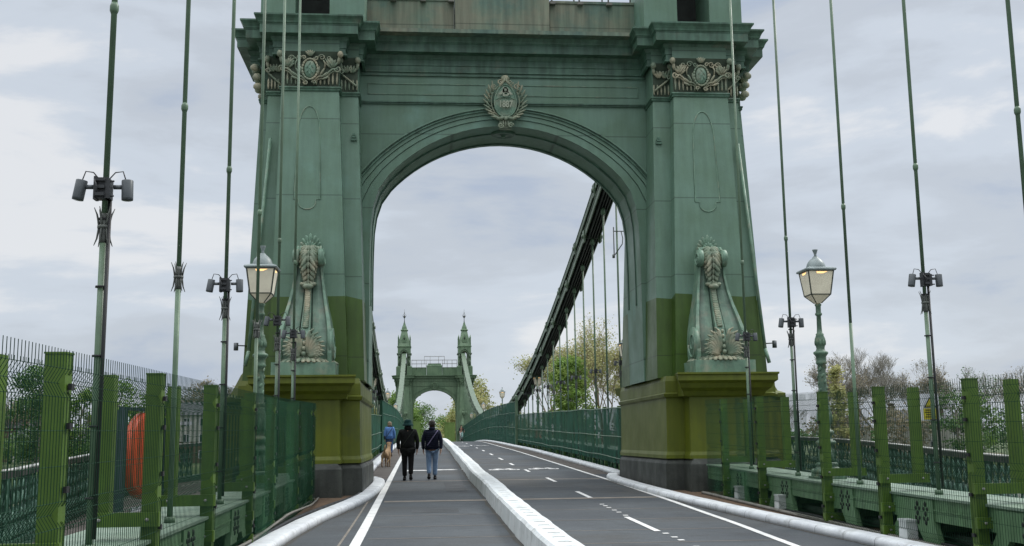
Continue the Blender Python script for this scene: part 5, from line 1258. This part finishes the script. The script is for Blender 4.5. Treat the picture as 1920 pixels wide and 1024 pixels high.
# left bank
bush((-72.5, 205, gy), 11, 19.5, 'tall dense dark green tree behind the first fence posts on the left', 'leafdk', 61, 7000, .3, nb=60)
bush((-66, 208, gy), 9, 15, 'mid green tree beside the tall dark tree on the left', 'leaf', 62, 3600, .3, nb=40)
bush((-60, 210, gy), 10, 16.5, 'bright green tree left of the orange-red board', 'leaf', 63, 4500, .3, nb=44)
bush((-53.5, 212, gy), 9, 14.5, 'green tree above the orange-red board', 'leaf', 64, 3400, .3, nb=40)
for i, (x, y, H) in enumerate(((-45, 224, 17.5), (-39, 226, 16.5), (-34, 220, 14), (-98, 240, 15), (-88, 236, 14))):
    tree((x, y, gy), H, ['bare twiggy tree above the white and brick house on the left', 'bare tree between the house and the left lamp post', 'smaller bare tree close to the left tower leg', 'bare tree at the far left edge behind the fence', 'bare tree behind the cream houses on the left'][i], leaf='leafbrown' if i != 2 else 'leaf', seed=70 + i, nl=2, lr=.22, sp=.4, depth=5, trunk=.25, ls=.5, group='bare trees on the left bank')
for i, (x, y, W, H, lf) in enumerate(((-100, 222, 16, 6, 'leafdk'), (-88, 218, 15, 6.5, 'leaf'), (-78, 216, 12, 6, 'leafdk'), (-58, 204, 14, 6, 'leafdk'), (-34, 212, 12, 8, 'leaf'), (-27, 210, 10, 8, 'leafdk'))):
    bush((x, y, gy), W, H, ['low dark hedge at the far left of the bank', 'low green bushes below the cream houses', 'dark bush at the foot of the tall dark tree', 'dark bush below the orange-red board', 'green bush near the left tower leg', 'dark bush hard by the left tower leg'][i], lf, 80 + i, 1800, .28, group='bushes on the left bank')
# trees lining the road beyond the far tower
for i, (x, y, W, H, lf) in enumerate(((-5.8, 205, 7, 11.5, 'leaf'), (-6.8, 222, 8, 12, 'leaf'), (-5.5, 245, 8, 9.5, 'leaf'), (-2.5, 320, 12, 13.5, 'leafdk'), (7.0, 205, 8, 11.5, 'leafyel'), (8.2, 222, 9, 15.5, 'leafyel'), (6.2, 240, 7, 9.5, 'leaf'), (8, 268, 12, 9, 'leafyel'), (15.5, 214, 7, 8.5, 'leafyel'), (-12, 215, 8, 9, 'leafyel'), (5, 300, 10, 9, 'leaf'))):
    bush((x, y, zr(y) - 1), W, H + 1, ['green tree filling the left side of the far arch', 'taller green tree behind the first in the far arch', 'green tree farther down the avenue on the left', 'small dark tree at the very end of the avenue', 'yellow-green tree filling the right side of the far arch', 'tallest pale tree in the right side of the far arch', 'green tree farther down the avenue on the right', 'yellowish tree far down the avenue on the right', 'yellow tree beside the right outer edge of the far tower', 'yellowish tree left of the far tower', 'green tree near the end of the avenue on the right'][i], lf, 100 + i, 6500, .24, nb=60, group='trees beyond the far tower')

# distant wooded skyline
rnd = random.Random(5); mb = MB()
for i in range(300):
    x = rnd.uniform(-420, 420); y = 330 + rnd.uniform(0, 60) + abs(x) * .12
    if abs(x) < 22: continue
    W = rnd.uniform(4, 9); H = rnd.uniform(4.5, 9.5)
    for k in range(26):
        c = Vector((x + rnd.gauss(0, W * .4), y + rnd.gauss(0, 3), -4 + H * rnd.uniform(.15, 1))); leaves(mb, c, 3, .8, .9, rnd)
tag(mb.build('distant_woodland', G['leafdk']), 'distant belt of dark trees along the horizon', 'woodland', kind='stuff')

# ------------------------------------------------------------------ houses
def house(x, y, W, Dp, H, label, wall='render', floors=2, lower=None, rh=2.4, rz=0, nb=3):
    t = thing('house', (x, y, -4.0), label, 'house', None, rz)
    mb = MB()
    if lower: mb.box(-W/2, W/2, 0, Dp, H * .45, H)
    else: mb.box(-W/2, W/2, 0, Dp, -1, H)
    mb.build('wall', G[wall], t)
    if lower: mb = MB(); mb.box(-W/2 - .02, W/2 + .02, -.02, Dp, -1, H * .45 - .01); mb.build('lower_wall', G[lower], t)
    mb = MB(); mb.prism([(-.4, H), (Dp + .4, H), (Dp / 2, H + rh)], 'x', -W/2 - .3, W/2 + .3); rf = mb.build('roof', G['roof'], t)
    for cx in (-W/2 + .8, W/2 - .8):
        mb = MB(); mb.box(cx - .5, cx + .5, Dp/2 - .4, Dp/2 + .4, H + rh * .5, H + rh + 1.2); mb.box(cx - .58, cx + .58, Dp/2 - .48, Dp/2 + .48, H + rh + 1.2, H + rh + 1.35); c = mb.build('chimney', G['rock'], t); c.parent = rf
    nw = max(2, int(W / nb))
    for f in range(floors):
        for i in range(nw):
            wx = -W/2 + W * (i + .5) / nw; wz = H * (f + .32) / floors; hh = min(1.5, H / floors * .5)
            if f == 0 and i == nw // 2:
                mb = MB(); mb.box(wx - .5, wx + .5, -.08, .02, 0, 2.1); mb.build('door', G['slate'], t); continue
            mb = MB(); mb.box(wx - .55, wx + .55, -.06, .04, wz, wz + hh); fr_ = mb.build('window', G['signwhite'], t)
            mb = MB(); mb.box(wx - .45, wx - .03, -.075, -.061, wz + .08, wz + hh - .08); mb.box(wx + .03, wx + .45, -.075, -.061, wz + .08, wz + hh - .08); g = mb.build('pane', G['glass'], t); g.parent = fr_
    return t
house(-47.5, 213, 9, 7, 9.3, 'white and brick house with grey roof seen between left fence posts', 'render', 3, 'rock', 2.6)
house(-101, 232, 13, 8, 6.4, 'long cream house at the far left behind the fence', 'render', 2)
house(-88, 234, 9, 8, 7.5, 'brick house with chimneys beside the long cream house', 'rock', 2, None, 2.2)
house(-81, 226, 7, 8, 5.2, 'small cream house partly behind the tall dark tree', 'render', 2)
house(-66, 224, 10, 8, 6.0, 'cream house glimpsed behind the green trees on the left', 'render', 2)
house(98, 210, 9, 7, 6.5, 'white house glimpsed behind the trees by the yellow sign', 'render', 2)
house(109, 212, 8, 7, 5.5, 'pale house behind the bushes near the right edge', 'render', 2)
house(68, 214, 8, 7, 5.0, 'cream house low behind the right parapet', 'render', 2)
house(88, 218, 7, 7, 5.6, 'white house under the tallest bare tree on the right', 'render', 2)

# ------------------------------------------------------------------ people, dog, cyclist
def cloth(name, c, c2=None, rough=.85, sc_=14, bump=.3): return mat(name, c, c2 or tuple(x * .7 for x in c), sc_, rough, 0, bump, spec=.2)
K = {'skin': mat('skin', (.42, .25, .18), (.36, .21, .15), 9, .55), 'blackcoat': cloth('black_coat', (.010, .011, .011)), 'blacktr': cloth('black_trousers', (.008, .008, .009)), 'hatgreen': cloth('dark_teal_hat', (.008, .045, .045)),
     'navy': cloth('navy_quilted_jacket', (.010, .013, .030)), 'jeans': cloth('light_blue_denim', (.20, .29, .42), (.14, .21, .33), .85, 9), 'jeansdk': cloth('blue_denim', (.05, .09, .19)), 'grey': cloth('grey_knit', (.055, .05, .045)),
     'blue': cloth('sky_blue_jacket', (.11, .22, .46), (.08, .17, .38)), 'blond': cloth('ash_blond_hair', (.22, .17, .11), (.13, .10, .07), .6, 40), 'brownhair': cloth('brown_hair', (.03, .018, .012)), 'shoe': cloth('dark_shoe', (.015, .014, .014), None, .5),
     'strap': cloth('lilac_strap', (.25, .22, .36)), 'strapdk': cloth('dark_strap', (.03, .035, .03)), 'bag': cloth('dark_bag', (.02, .022, .03), None, .5), 'fur': cloth('tan_fur', (.34, .23, .13), (.22, .14, .08), .9, 12), 'furwhite': cloth('pale_fur', (.45, .38, .29), None, .9, 12),
     'mint': cloth('mint_cycle_frame', (.35, .55, .50), None, .35), 'tyre': cloth('black_tyre', (.012, .012, .012), None, .8), 'palecloth': cloth('pale_trousers', (.42, .44, .42)), 'blackjkt': cloth('black_jacket', (.012, .012, .014))}
def skin_mesh(chains, rootidx=0, sub=1):
    """chains: lists of (key, (x, y, z), radius); equal keys share a vertex. Returns one continuous Skin-modifier surface."""
    bm = bmesh.new(); lay = bm.verts.layers.skin.verify(); V = {}
    for ch in chains:
        prev = None
        for key, co, r in ch:
            if key not in V:
                v = bm.verts.new(co); rx, ry = (r if isinstance(r, tuple) else (r, r)); v[lay].radius = (rx, ry); V[key] = v
            v = V[key]
            if prev is not None and prev != v and not bm.edges.get((prev, v)): bm.edges.new((prev, v))
            prev = v
    for i, v in enumerate(V.values()): v[lay].use_root = (i == rootidx)
    me = bpy.data.meshes.new('s'); bm.to_mesh(me); bm.free(); o = bpy.data.objects.new('s', me); C.objects.link(o)
    m1 = o.modifiers.new('k', 'SKIN'); m1.use_smooth_shade = True; m2 = o.modifiers.new('b', 'SUBSURF'); m2.levels = sub; m2.render_levels = sub
    dg = bpy.context.evaluated_depsgraph_get(); r = bpy.data.meshes.new_from_object(o.evaluated_get(dg)); bpy.data.objects.remove(o)
    vs = [tuple(v.co) for v in r.vertices]; fs = [tuple(p.vertices) for p in r.polygons]; bpy.data.meshes.remove(r); return vs, fs
def part(root, name, m_, chains=None, mb=None, sub=1, yflat=1.0, lab=None):
    if mb is None:
        vs, fs = skin_mesh(chains, 0, sub); mb = MB(); mb.add(vs, fs, True)
    o = mb.build(name, m_, root)
    if lab: o['label'] = lab
    return o
def fingers(wrist, d, side, curl=.5, s_=1.0):
    """palm + five finger chains from a wrist point, hand pointing along d"""
    W = Vector(wrist); d = Vector(d).normalized(); fw = Vector((0, 1, 0)); fw = (fw - d * fw.dot(d)).normalized(); inn = Vector((-side, 0, 0))
    ch = [[('wr%d' % side, tuple(W), .026 * s_), ('pm%d' % side, tuple(W + d * .045), (.022, .036))]]
    for k, (o, L) in enumerate(((.027, .070), (.010, .080), (-.008, .075), (-.025, .058))):
        a = W + d * .082 + fw * o; b_ = a + (d + inn * curl * .4).normalized() * L * .5; c = b_ + (d + inn * curl * 1.3).normalized() * L * .5
        ch.append([('pm%d' % side, tuple(W + d * .045), .03), ('f%d%da' % (side, k), tuple(a), .011), ('f%d%db' % (side, k), tuple(b_), .009), ('f%d%dc' % (side, k), tuple(c), .0075)])
    a = W + d * .030 + fw * .036; b_ = a + (d * .8 + fw * .7 + inn * .3).normalized() * .034; c = b_ + (d + inn * .3).normalized() * .028
    ch.append([('pm%d' % side, tuple(W + d * .045), .03), ('t%da' % side, tuple(a), .013), ('t%db' % side, tuple(b_), .011), ('t%dc' % side, tuple(c), .009)])
    return ch
def walker(x, y, H, label, coat, trous, head, stride=.16, arm=.12, coat_len=.36, lean=0.0, bag=None, wide=1.0, quilt=False, hands='skin', phase=1, rz=0):
    """figure walking away from the camera (towards +y), modelled at 1.70 m and scaled"""
    k = H / 1.70; root = thing('person', (x, y, zr(y)), label, 'person'); root.scale = (k, k, k); root.rotation_euler = (0, 0, rz)
    L = lambda z: lean * (z - .9)     # forward lean
    fy = {-1: stride * phase, 1: -stride * phase}       # foot positions along y (left = -1)
    legs = []; heelup = {}
    for s_ in (-1, 1):
        up = .05 if fy[s_] < 0 else 0; heelup[s_] = up
        legs.append([('pelvis', (0, 0, .93), (.145 * wide, .11)), ('hip%d' % s_, (s_ * .09, 0, .86), .085), ('knee%d' % s_, (s_ * .09, fy[s_] * .35 + .05, .48), .055), ('ankle%d' % s_, (s_ * .085, fy[s_], .10 + up), .038), ('toe%d' % s_, (s_ * .10, fy[s_] + .14, .035), .034)])
    arms = []; hs = {}
    for s_ in (-1, 1):
        ay = -fy[s_] * arm / .16
        e = (s_ * .245 * wide, L(1.1) - .02 + ay * .3, 1.12); w_ = (s_ * .235 * wide, L(.9) + ay + .03, .86); hs[s_] = (e, w_)
        arms.append([('chest', (0, L(1.3), 1.28), (.16 * wide, .11)), ('sh%d' % s_, (s_ * .175 * wide, L(1.4), 1.385), .062), ('el%d' % s_, e, .042), ('wr%d' % s_, w_, .026)])
    body = [[('pelvis', (0, 0, .93), (.145 * wide, .11)), ('waist', (0, L(1.08), 1.08), (.125 * wide, .10)), ('chest', (0, L(1.3), 1.28), (.16 * wide, .11)), ('neck0', (0, L(1.42) + .01, 1.43), .062), ('neck', (0, L(1.5) + .02, 1.50), .055), ('skull', (0, L(1.6) + .04, 1.60), (.078, .092)), ('crown', (0, L(1.65) + .035, 1.655), (.062, .075))]]
    hd = []
    for s_ in (-1, 1): e, w_ = hs[s_]; hd += fingers(w_, Vector(w_) - Vector(e), s_)
    vs, fs = skin_mesh(body + legs + arms + hd, 0, 1); mb = MB(); mb.add(vs, fs, True)
    hc = Vector((0, L(1.6) + .04, 1.595))      # face on the far side: nose, eyes, mouth, ears
    mb.ell(hc + Vector((0, .092, -.01)), (.022, .012, .016)); mb.ell(hc + Vector((0, .082, -.055)), (.006, .022, .008), (0, 0, 1), (0, 1, 0))
    for s_ in (-1, 1): mb.ell(hc + Vector((s_ * .078, .0, -.01)), (.03, .012, .018)); 
    part(root, 'body', K['skin'], mb=mb)
    q = MB()
    for s_ in (-1, 1): q.ell(hc + Vector((s_ * .031, .083, .015)), (.007, .012, .005), (0, 0, 1), (0, 1, 0))
    for pc in [q]: pc.build('eyes', K['shoe'], root)
    # trousers
    tr = []
    for s_ in (-1, 1): tr.append([('p', (0, 0, .95), (.165 * wide, .135)), ('h%d' % s_, (s_ * .092, 0, .84), (.105, .112)), ('m%d' % s_, (s_ * .092, fy[s_] * .2 + .03, .64), .094), ('k%d' % s_, (s_ * .09, fy[s_] * .38 + .05, .47), .080), ('c%d' % s_, (s_ * .088, fy[s_] * .75 + .01, .26), .074), ('a%d' % s_, (s_ * .085, fy[s_] - .005, .115 + heelup[s_]), .070)])
    part(root, 'trousers', K[trous], tr)
    # coat or jacket with sleeves
    hem = .93 - coat_len * .6; ct = [[('w', (0, L(1.08), 1.05), (.195 * wide, .15)), ('c', (0, L(1.3), 1.27), (.205 * wide, .15)), ('n', (0, L(1.42), 1.42), (.10, .09)), ('n2', (0, L(1.46) + .01, 1.475), (.078, .078))],
          [('w', (0, L(1.08), 1.05), .1), ('b', (0, 0, .92), (.21 * wide, .165)), ('hem', (0, 0, hem), (.225 * wide, .175))]]
    for s_ in (-1, 1):
        e, w_ = hs[s_]; ct.append([('c', (0, L(1.3), 1.27), .19), ('s%d' % s_, (s_ * .185 * wide, L(1.38), 1.375), .085), ('e%d' % s_, e, .066), ('w%d' % s_, (w_[0], w_[1] - .0, w_[2] + .015), .052)])
    jk = part(root, 'coat' if coat_len > .3 else 'jacket', K[coat], ct)
    if quilt:
        q = MB()
        for i in range(9):
            z = hem + .03 + i * .058; rx = (.205 if z < 1.0 else .195) * wide; pts = [(rx * 1.02 * math.cos(a), L(z) + .152 * math.sin(a), z) for a in [2 * math.pi * j / 24 for j in range(25)]]
            q.tube(pts, .0075, 4, False)
        o = q.build('quilting', K[coat], root); o.parent = jk
    # shoes
    for s_ in (-1, 1):
        q = MB(); q.ell((s_ * .09, fy[s_] + .055, .045 + heelup[s_] * .5), (.15, .055, .05), (0, 1, -.25 if heelup[s_] else 0), (0, 0, 1), 12, 8); q.ell((s_ * .087, fy[s_] - .01, .085 + heelup[s_]), (.06, .045, .05), (0, 0, 1)); part(root, 'shoe', K['shoe'], mb=q)
    # head wear / hair
    q = MB()
    if head == 'bucket':
        q.lathe([(.158, 1.545), (.160, 1.552), (.125, 1.60), (.112, 1.612), (.108, 1.66), (.095, 1.705), (.06, 1.722), (.0, 1.726)], 22, (0, L(1.6) + .035, 0)); part(root, 'bucket_hat', K['hatgreen'], mb=q)
        q = MB(); q.ell((0, L(1.55) + .0, 1.545), (.075, .09, .07), (0, 0, 1), (0, -1, 0), 12, 8); part(root, 'hair', K['brownhair'], mb=q)
        q = MB(); q.lathe([(.085, 1.43), (.105, 1.46), (.10, 1.51), (.08, 1.535)], 14, (0, L(1.45) + .01, 0)); part(root, 'raised_collar', K[coat], mb=q)
    elif head == 'beanie':
        q.ell((0, L(1.6) + .03, 1.632), (.098, .098, .108), (0, 0, 1), (0, -1, 0), 16, 10); q.lathe([(.102, 1.585), (.108, 1.60), (.104, 1.632)], 18, (0, L(1.6) + .03, 0)); part(root, 'knitted_hat', K['grey'], mb=q)
        q = MB(); q.ell((0, L(1.55) + .0, 1.555), (.06, .086, .07), (0, 0, 1), (0, -1, 0), 12, 8); part(root, 'hair', K['brownhair'], mb=q)
        q = MB(); q.lathe([(.085, 1.43), (.10, 1.46), (.095, 1.50), (.08, 1.52)], 14, (0, L(1.45) + .01, 0)); part(root, 'collar', K[coat], mb=q)
    else:
        q.ell((0, L(1.6) + .012, 1.605), (.112, .103, .105), (0, 0, 1), (0, -1, 0), 16, 10); q.ell((0, L(1.55) - .03, 1.54), (.09, .10, .062), (0, 0, 1), (0, -1, 0), 14, 8)
        for s_ in (-1, 1): q.ell((s_ * .075, L(1.55) - .0, 1.53), (.09, .035, .06), (0, 0, 1), (0, -1, 0))
        part(root, 'hair', K['blond'], mb=q)
    if bag:
        col, s_, low = bag; q = MB(); pts = []
        for i in range(25):
            a = 2 * math.pi * i / 24; u = math.cos(a); v = math.sin(a)
            zc = 1.19 + .235 * u; xx = s_ * (-.155 * u) * wide - (0 if True else 0); yy = L(1.2) + (.165 if v > 0 else -.168) * abs(v) ** .5; pts.append((xx, yy, zc))
        q.tube(pts, .013, 5, False); part(root, 'bag_strap', K[col], mb=q)
        if low:
            q = MB(); q.ell((s_ * .235 * wide, -.04, .93), (.10, .12, .055), (0, 0, 1), (s_, 0, 0), 12, 8); q.box(s_ * .235 - .045, s_ * .235 + .045, -.14, .06, .88, .99); part(root, 'shoulder_bag', K['bag'], mb=q)
    return root
walker(-2.60, 31.2, 1.72, 'person walking away in a long black coat and dark teal bucket hat', 'blackcoat', 'blacktr', 'bucket', .09, .08, .46, .02, ('strapdk', -1, False), 1.12, False, 'skin', 1)
walker(-1.90, 31.5, 1.69, 'person walking away in navy quilted jacket, light jeans and knitted grey hat', 'navy', 'jeans', 'beanie', .15, .12, .10, .03, ('strap', -1, False), 1.08, True, 'skin', -1)
c_ = walker(-3.72, 51.8, 1.66, 'person in sky blue jacket and blue jeans walking near the left netting', 'blue', 'jeansdk', 'hair', .12, .12, .16, .0, ('strapdk', -1, True), .98, False, 'skin', 1)
# dog, walking away, tail up
t = thing('dog', (-3.50, 40.4, zr(40.4)), 'tan dog walking away along the left edge of the road', 'dog'); t.rotation_euler = (0, 0, rad(-8)); t.scale = (1.06,) * 3
ch = [[('rump', (0, -.28, .47), (.115, .12)), ('loin', (0, -.08, .50), (.095, .10)), ('chest', (0, .22, .47), (.12, .155)), ('neck', (0, .40, .60), .085), ('neck2', (0, .46, .72), .07), ('head', (0, .52, .79), (.075, .07)), ('muzz', (0, .64, .76), .042), ('nose', (0, .70, .755), .03)],
      [('rump', (0, -.28, .47), .1), ('tail0', (0, -.40, .52), .035), ('tail1', (.02, -.48, .66), .03), ('tail2', (.03, -.45, .78), .018)]]
for s_ in (-1, 1):
    o = .07 * s_
    ch.append([('rump', (0, -.28, .47), .1), ('thigh%d' % s_, (s_ * .09, -.29, .38), .07), ('stifle%d' % s_, (s_ * .095, -.20 + o, .30), .05), ('hock%d' % s_, (s_ * .09, -.36 + o, .18), .027), ('hp%d' % s_, (s_ * .09, -.33 + o, .04), .024), ('ht%d' % s_, (s_ * .09, -.27 + o, .022), .026)])
    ch.append([('chest', (0, .22, .47), .12), ('shl%d' % s_, (s_ * .08, .24, .38), .055), ('elb%d' % s_, (s_ * .085, .20 - o, .27), .036), ('wri%d' % s_, (s_ * .08, .25 - o, .14), .026), ('fp%d' % s_, (s_ * .08, .25 - o, .04), .023), ('ft%d' % s_, (s_ * .08, .30 - o, .022), .026)])
    ch.append([('head', (0, .52, .79), .07), ('ear0%d' % s_, (s_ * .06, .49, .85), .022), ('ear1%d' % s_, (s_ * .09, .47, .80), .014)])
part(t, 'body', K['fur'], ch)
q = MB(); q.lathe([(.078, 0), (.082, .012), (.078, .024)], 14); q.v = [(x, .43 + y, .64 + z) for x, y, z in q.v]; part(t, 'collar', K['shoe'], mb=q)
tl = thing('dog_lead', (-3.5, 41, zr(41) + .7), 'thin lead running from the dog to its walker', 'dog lead'); q = MB(); q.tube([(0, 0, .02), (-.02, 3, -.25), (.1, 7, -.15), (.05, 10.7, .28)], .008, 5); q.build('strap', K['shoe'], tl)
# cyclist riding towards the camera beyond the crest
y = 112.0; t = thing('bicycle', (1.95, y, zr(y)), 'pale green hire bicycle ridden towards the camera near the crest', 'bicycle'); t.rotation_euler = (0, 0, rad(8))
for yy in (-.52, .52):
    q = MB(); q.tube([(0, yy + .33 * math.cos(a), .34 + .33 * math.sin(a)) for a in [2*math.pi*i/24 for i in range(25)]], .024, 6, False); w_ = q.build('wheel', K['tyre'], t)
    q = MB()
    for i in range(8): a = math.pi * i / 8; q.tube([(0, yy + .31*math.cos(a), .34 + .31*math.sin(a)), (0, yy - .31*math.cos(a), .34 - .31*math.sin(a))], .003, 3)
    q.tube([(-.05, yy, .34), (.05, yy, .34)], .03, 8); s2 = q.build('spokes', G['bolt'], t); s2.parent = w_
q = MB(); q.tube([(0, -.52, .34), (0, -.40, .95), (0, .15, .85)], .022, 6); q.tube([(0, -.42, .80), (0, .05, .32), (0, .15, .85)], .022, 6); q.tube([(0, .52, .34), (0, .05, .32)], .018, 6); q.tube([(0, .52, .34), (0, .15, .85)], .015, 6)
q.box(-.06, .06, -.80, -.56, .55, .72); q.box(-.07, .07, -.62, -.60, .72, 1.0); q.build('frame', K['mint'], t)
q = MB(); q.tube([(-.28, -.34, 1.02), (-.2, -.44, 1.05), (0, -.40, 1.0), (.2, -.44, 1.05), (.28, -.34, 1.02)], .016, 6); q.build('handlebar', K['tyre'], t)
q = MB(); q.ell((0, .2, .92), (.13, .08, .035), (0, 1, 0), (0, 0, 1)); q.tube([(0, .15, .80), (0, .18, .90)], .016, 6); q.build('saddle', K['tyre'], t)
q = MB(); q.tube([(-.1, .05, .32), (.1, .05, .32)], .02, 6); q.box(-.17, -.09, 0, .1, .2, .22); q.box(.09, .17, 0, .1, .44, .46); q.build('pedals', K['tyre'], t)
p = thing('person', (1.95, y, zr(y)), 'cyclist in black jacket and pale trousers riding the pale green bicycle', 'person'); p.rotation_euler = (0, 0, rad(8))
b_ = [[('pel', (0, .18, 1.02), (.13, .11)), ('wa', (0, .12, 1.15), .11), ('ch', (0, .02, 1.36), (.15, .11)), ('nk', (0, -.03, 1.51), .055), ('hd', (0, -.06, 1.63), (.075, .09)), ('cr', (0, -.05, 1.69), .07)]]
for s_, kz, az in ((-1, .70, .26), (1, .90, .50)):
    b_.append([('pel', (0, .18, 1.02), .1), ('kn%d' % s_, (s_ * .11, -.22, kz), .058), ('an%d' % s_, (s_ * .12, .04, az), .04), ('to%d' % s_, (s_ * .13, -.12, az - .05), .033)])
    b_.append([('ch', (0, .02, 1.36), .12), ('sh%d' % s_, (s_ * .17, .0, 1.44), .058), ('el%d' % s_, (s_ * .26, -.18, 1.22), .042), ('wr%d' % s_, (s_ * .26, -.33, 1.08), .026)])
    b_ += fingers((s_ * .26, -.33, 1.08), (0, -.5, -.25), s_, .9)
vs, fs = skin_mesh(b_, 0, 1); q = MB(); q.add(vs, fs, True); q.ell((0, -.155, 1.61), (.022, .012, .016)); q.ell((0, -.145, 1.56), (.006, .02, .008)); part(p, 'body', K['skin'], mb=q)
jc = [[('w', (0, .12, 1.12), (.15, .125)), ('c', (0, .02, 1.36), (.18, .135)), ('n', (0, -.02, 1.49), .08)]]; tr = []
for s_, kz, az in ((-1, .70, .26), (1, .90, .50)):
    jc.append([('c', (0, .02, 1.36), .15), ('s%d' % s_, (s_ * .18, .0, 1.43), .078), ('e%d' % s_, (s_ * .26, -.18, 1.22), .062), ('x%d' % s_, (s_ * .26, -.31, 1.10), .048)])
    tr.append([('p', (0, .18, 1.03), (.155, .13)), ('k%d' % s_, (s_ * .11, -.22, kz), .078), ('a%d' % s_, (s_ * .12, .03, az + .04), .055)])
part(p, 'jacket', K['blackjkt'], jc); part(p, 'trousers', K['palecloth'], tr)
q = MB(); q.ell((0, -.03, 1.68), (.085, .09, .10), (0, 0, 1), (0, -1, 0), 12, 8); part(p, 'hair', K['brownhair'], mb=q)
for s_, az in ((-1, .26), (1, .50)): q = MB(); q.ell((s_ * .125, -.04, az - .03), (.13, .045, .045), (0, 1, 0), (0, 0, 1)); part(p, 'shoe', K['signw'] if 'signw' in K else G['signwhite'], mb=q)
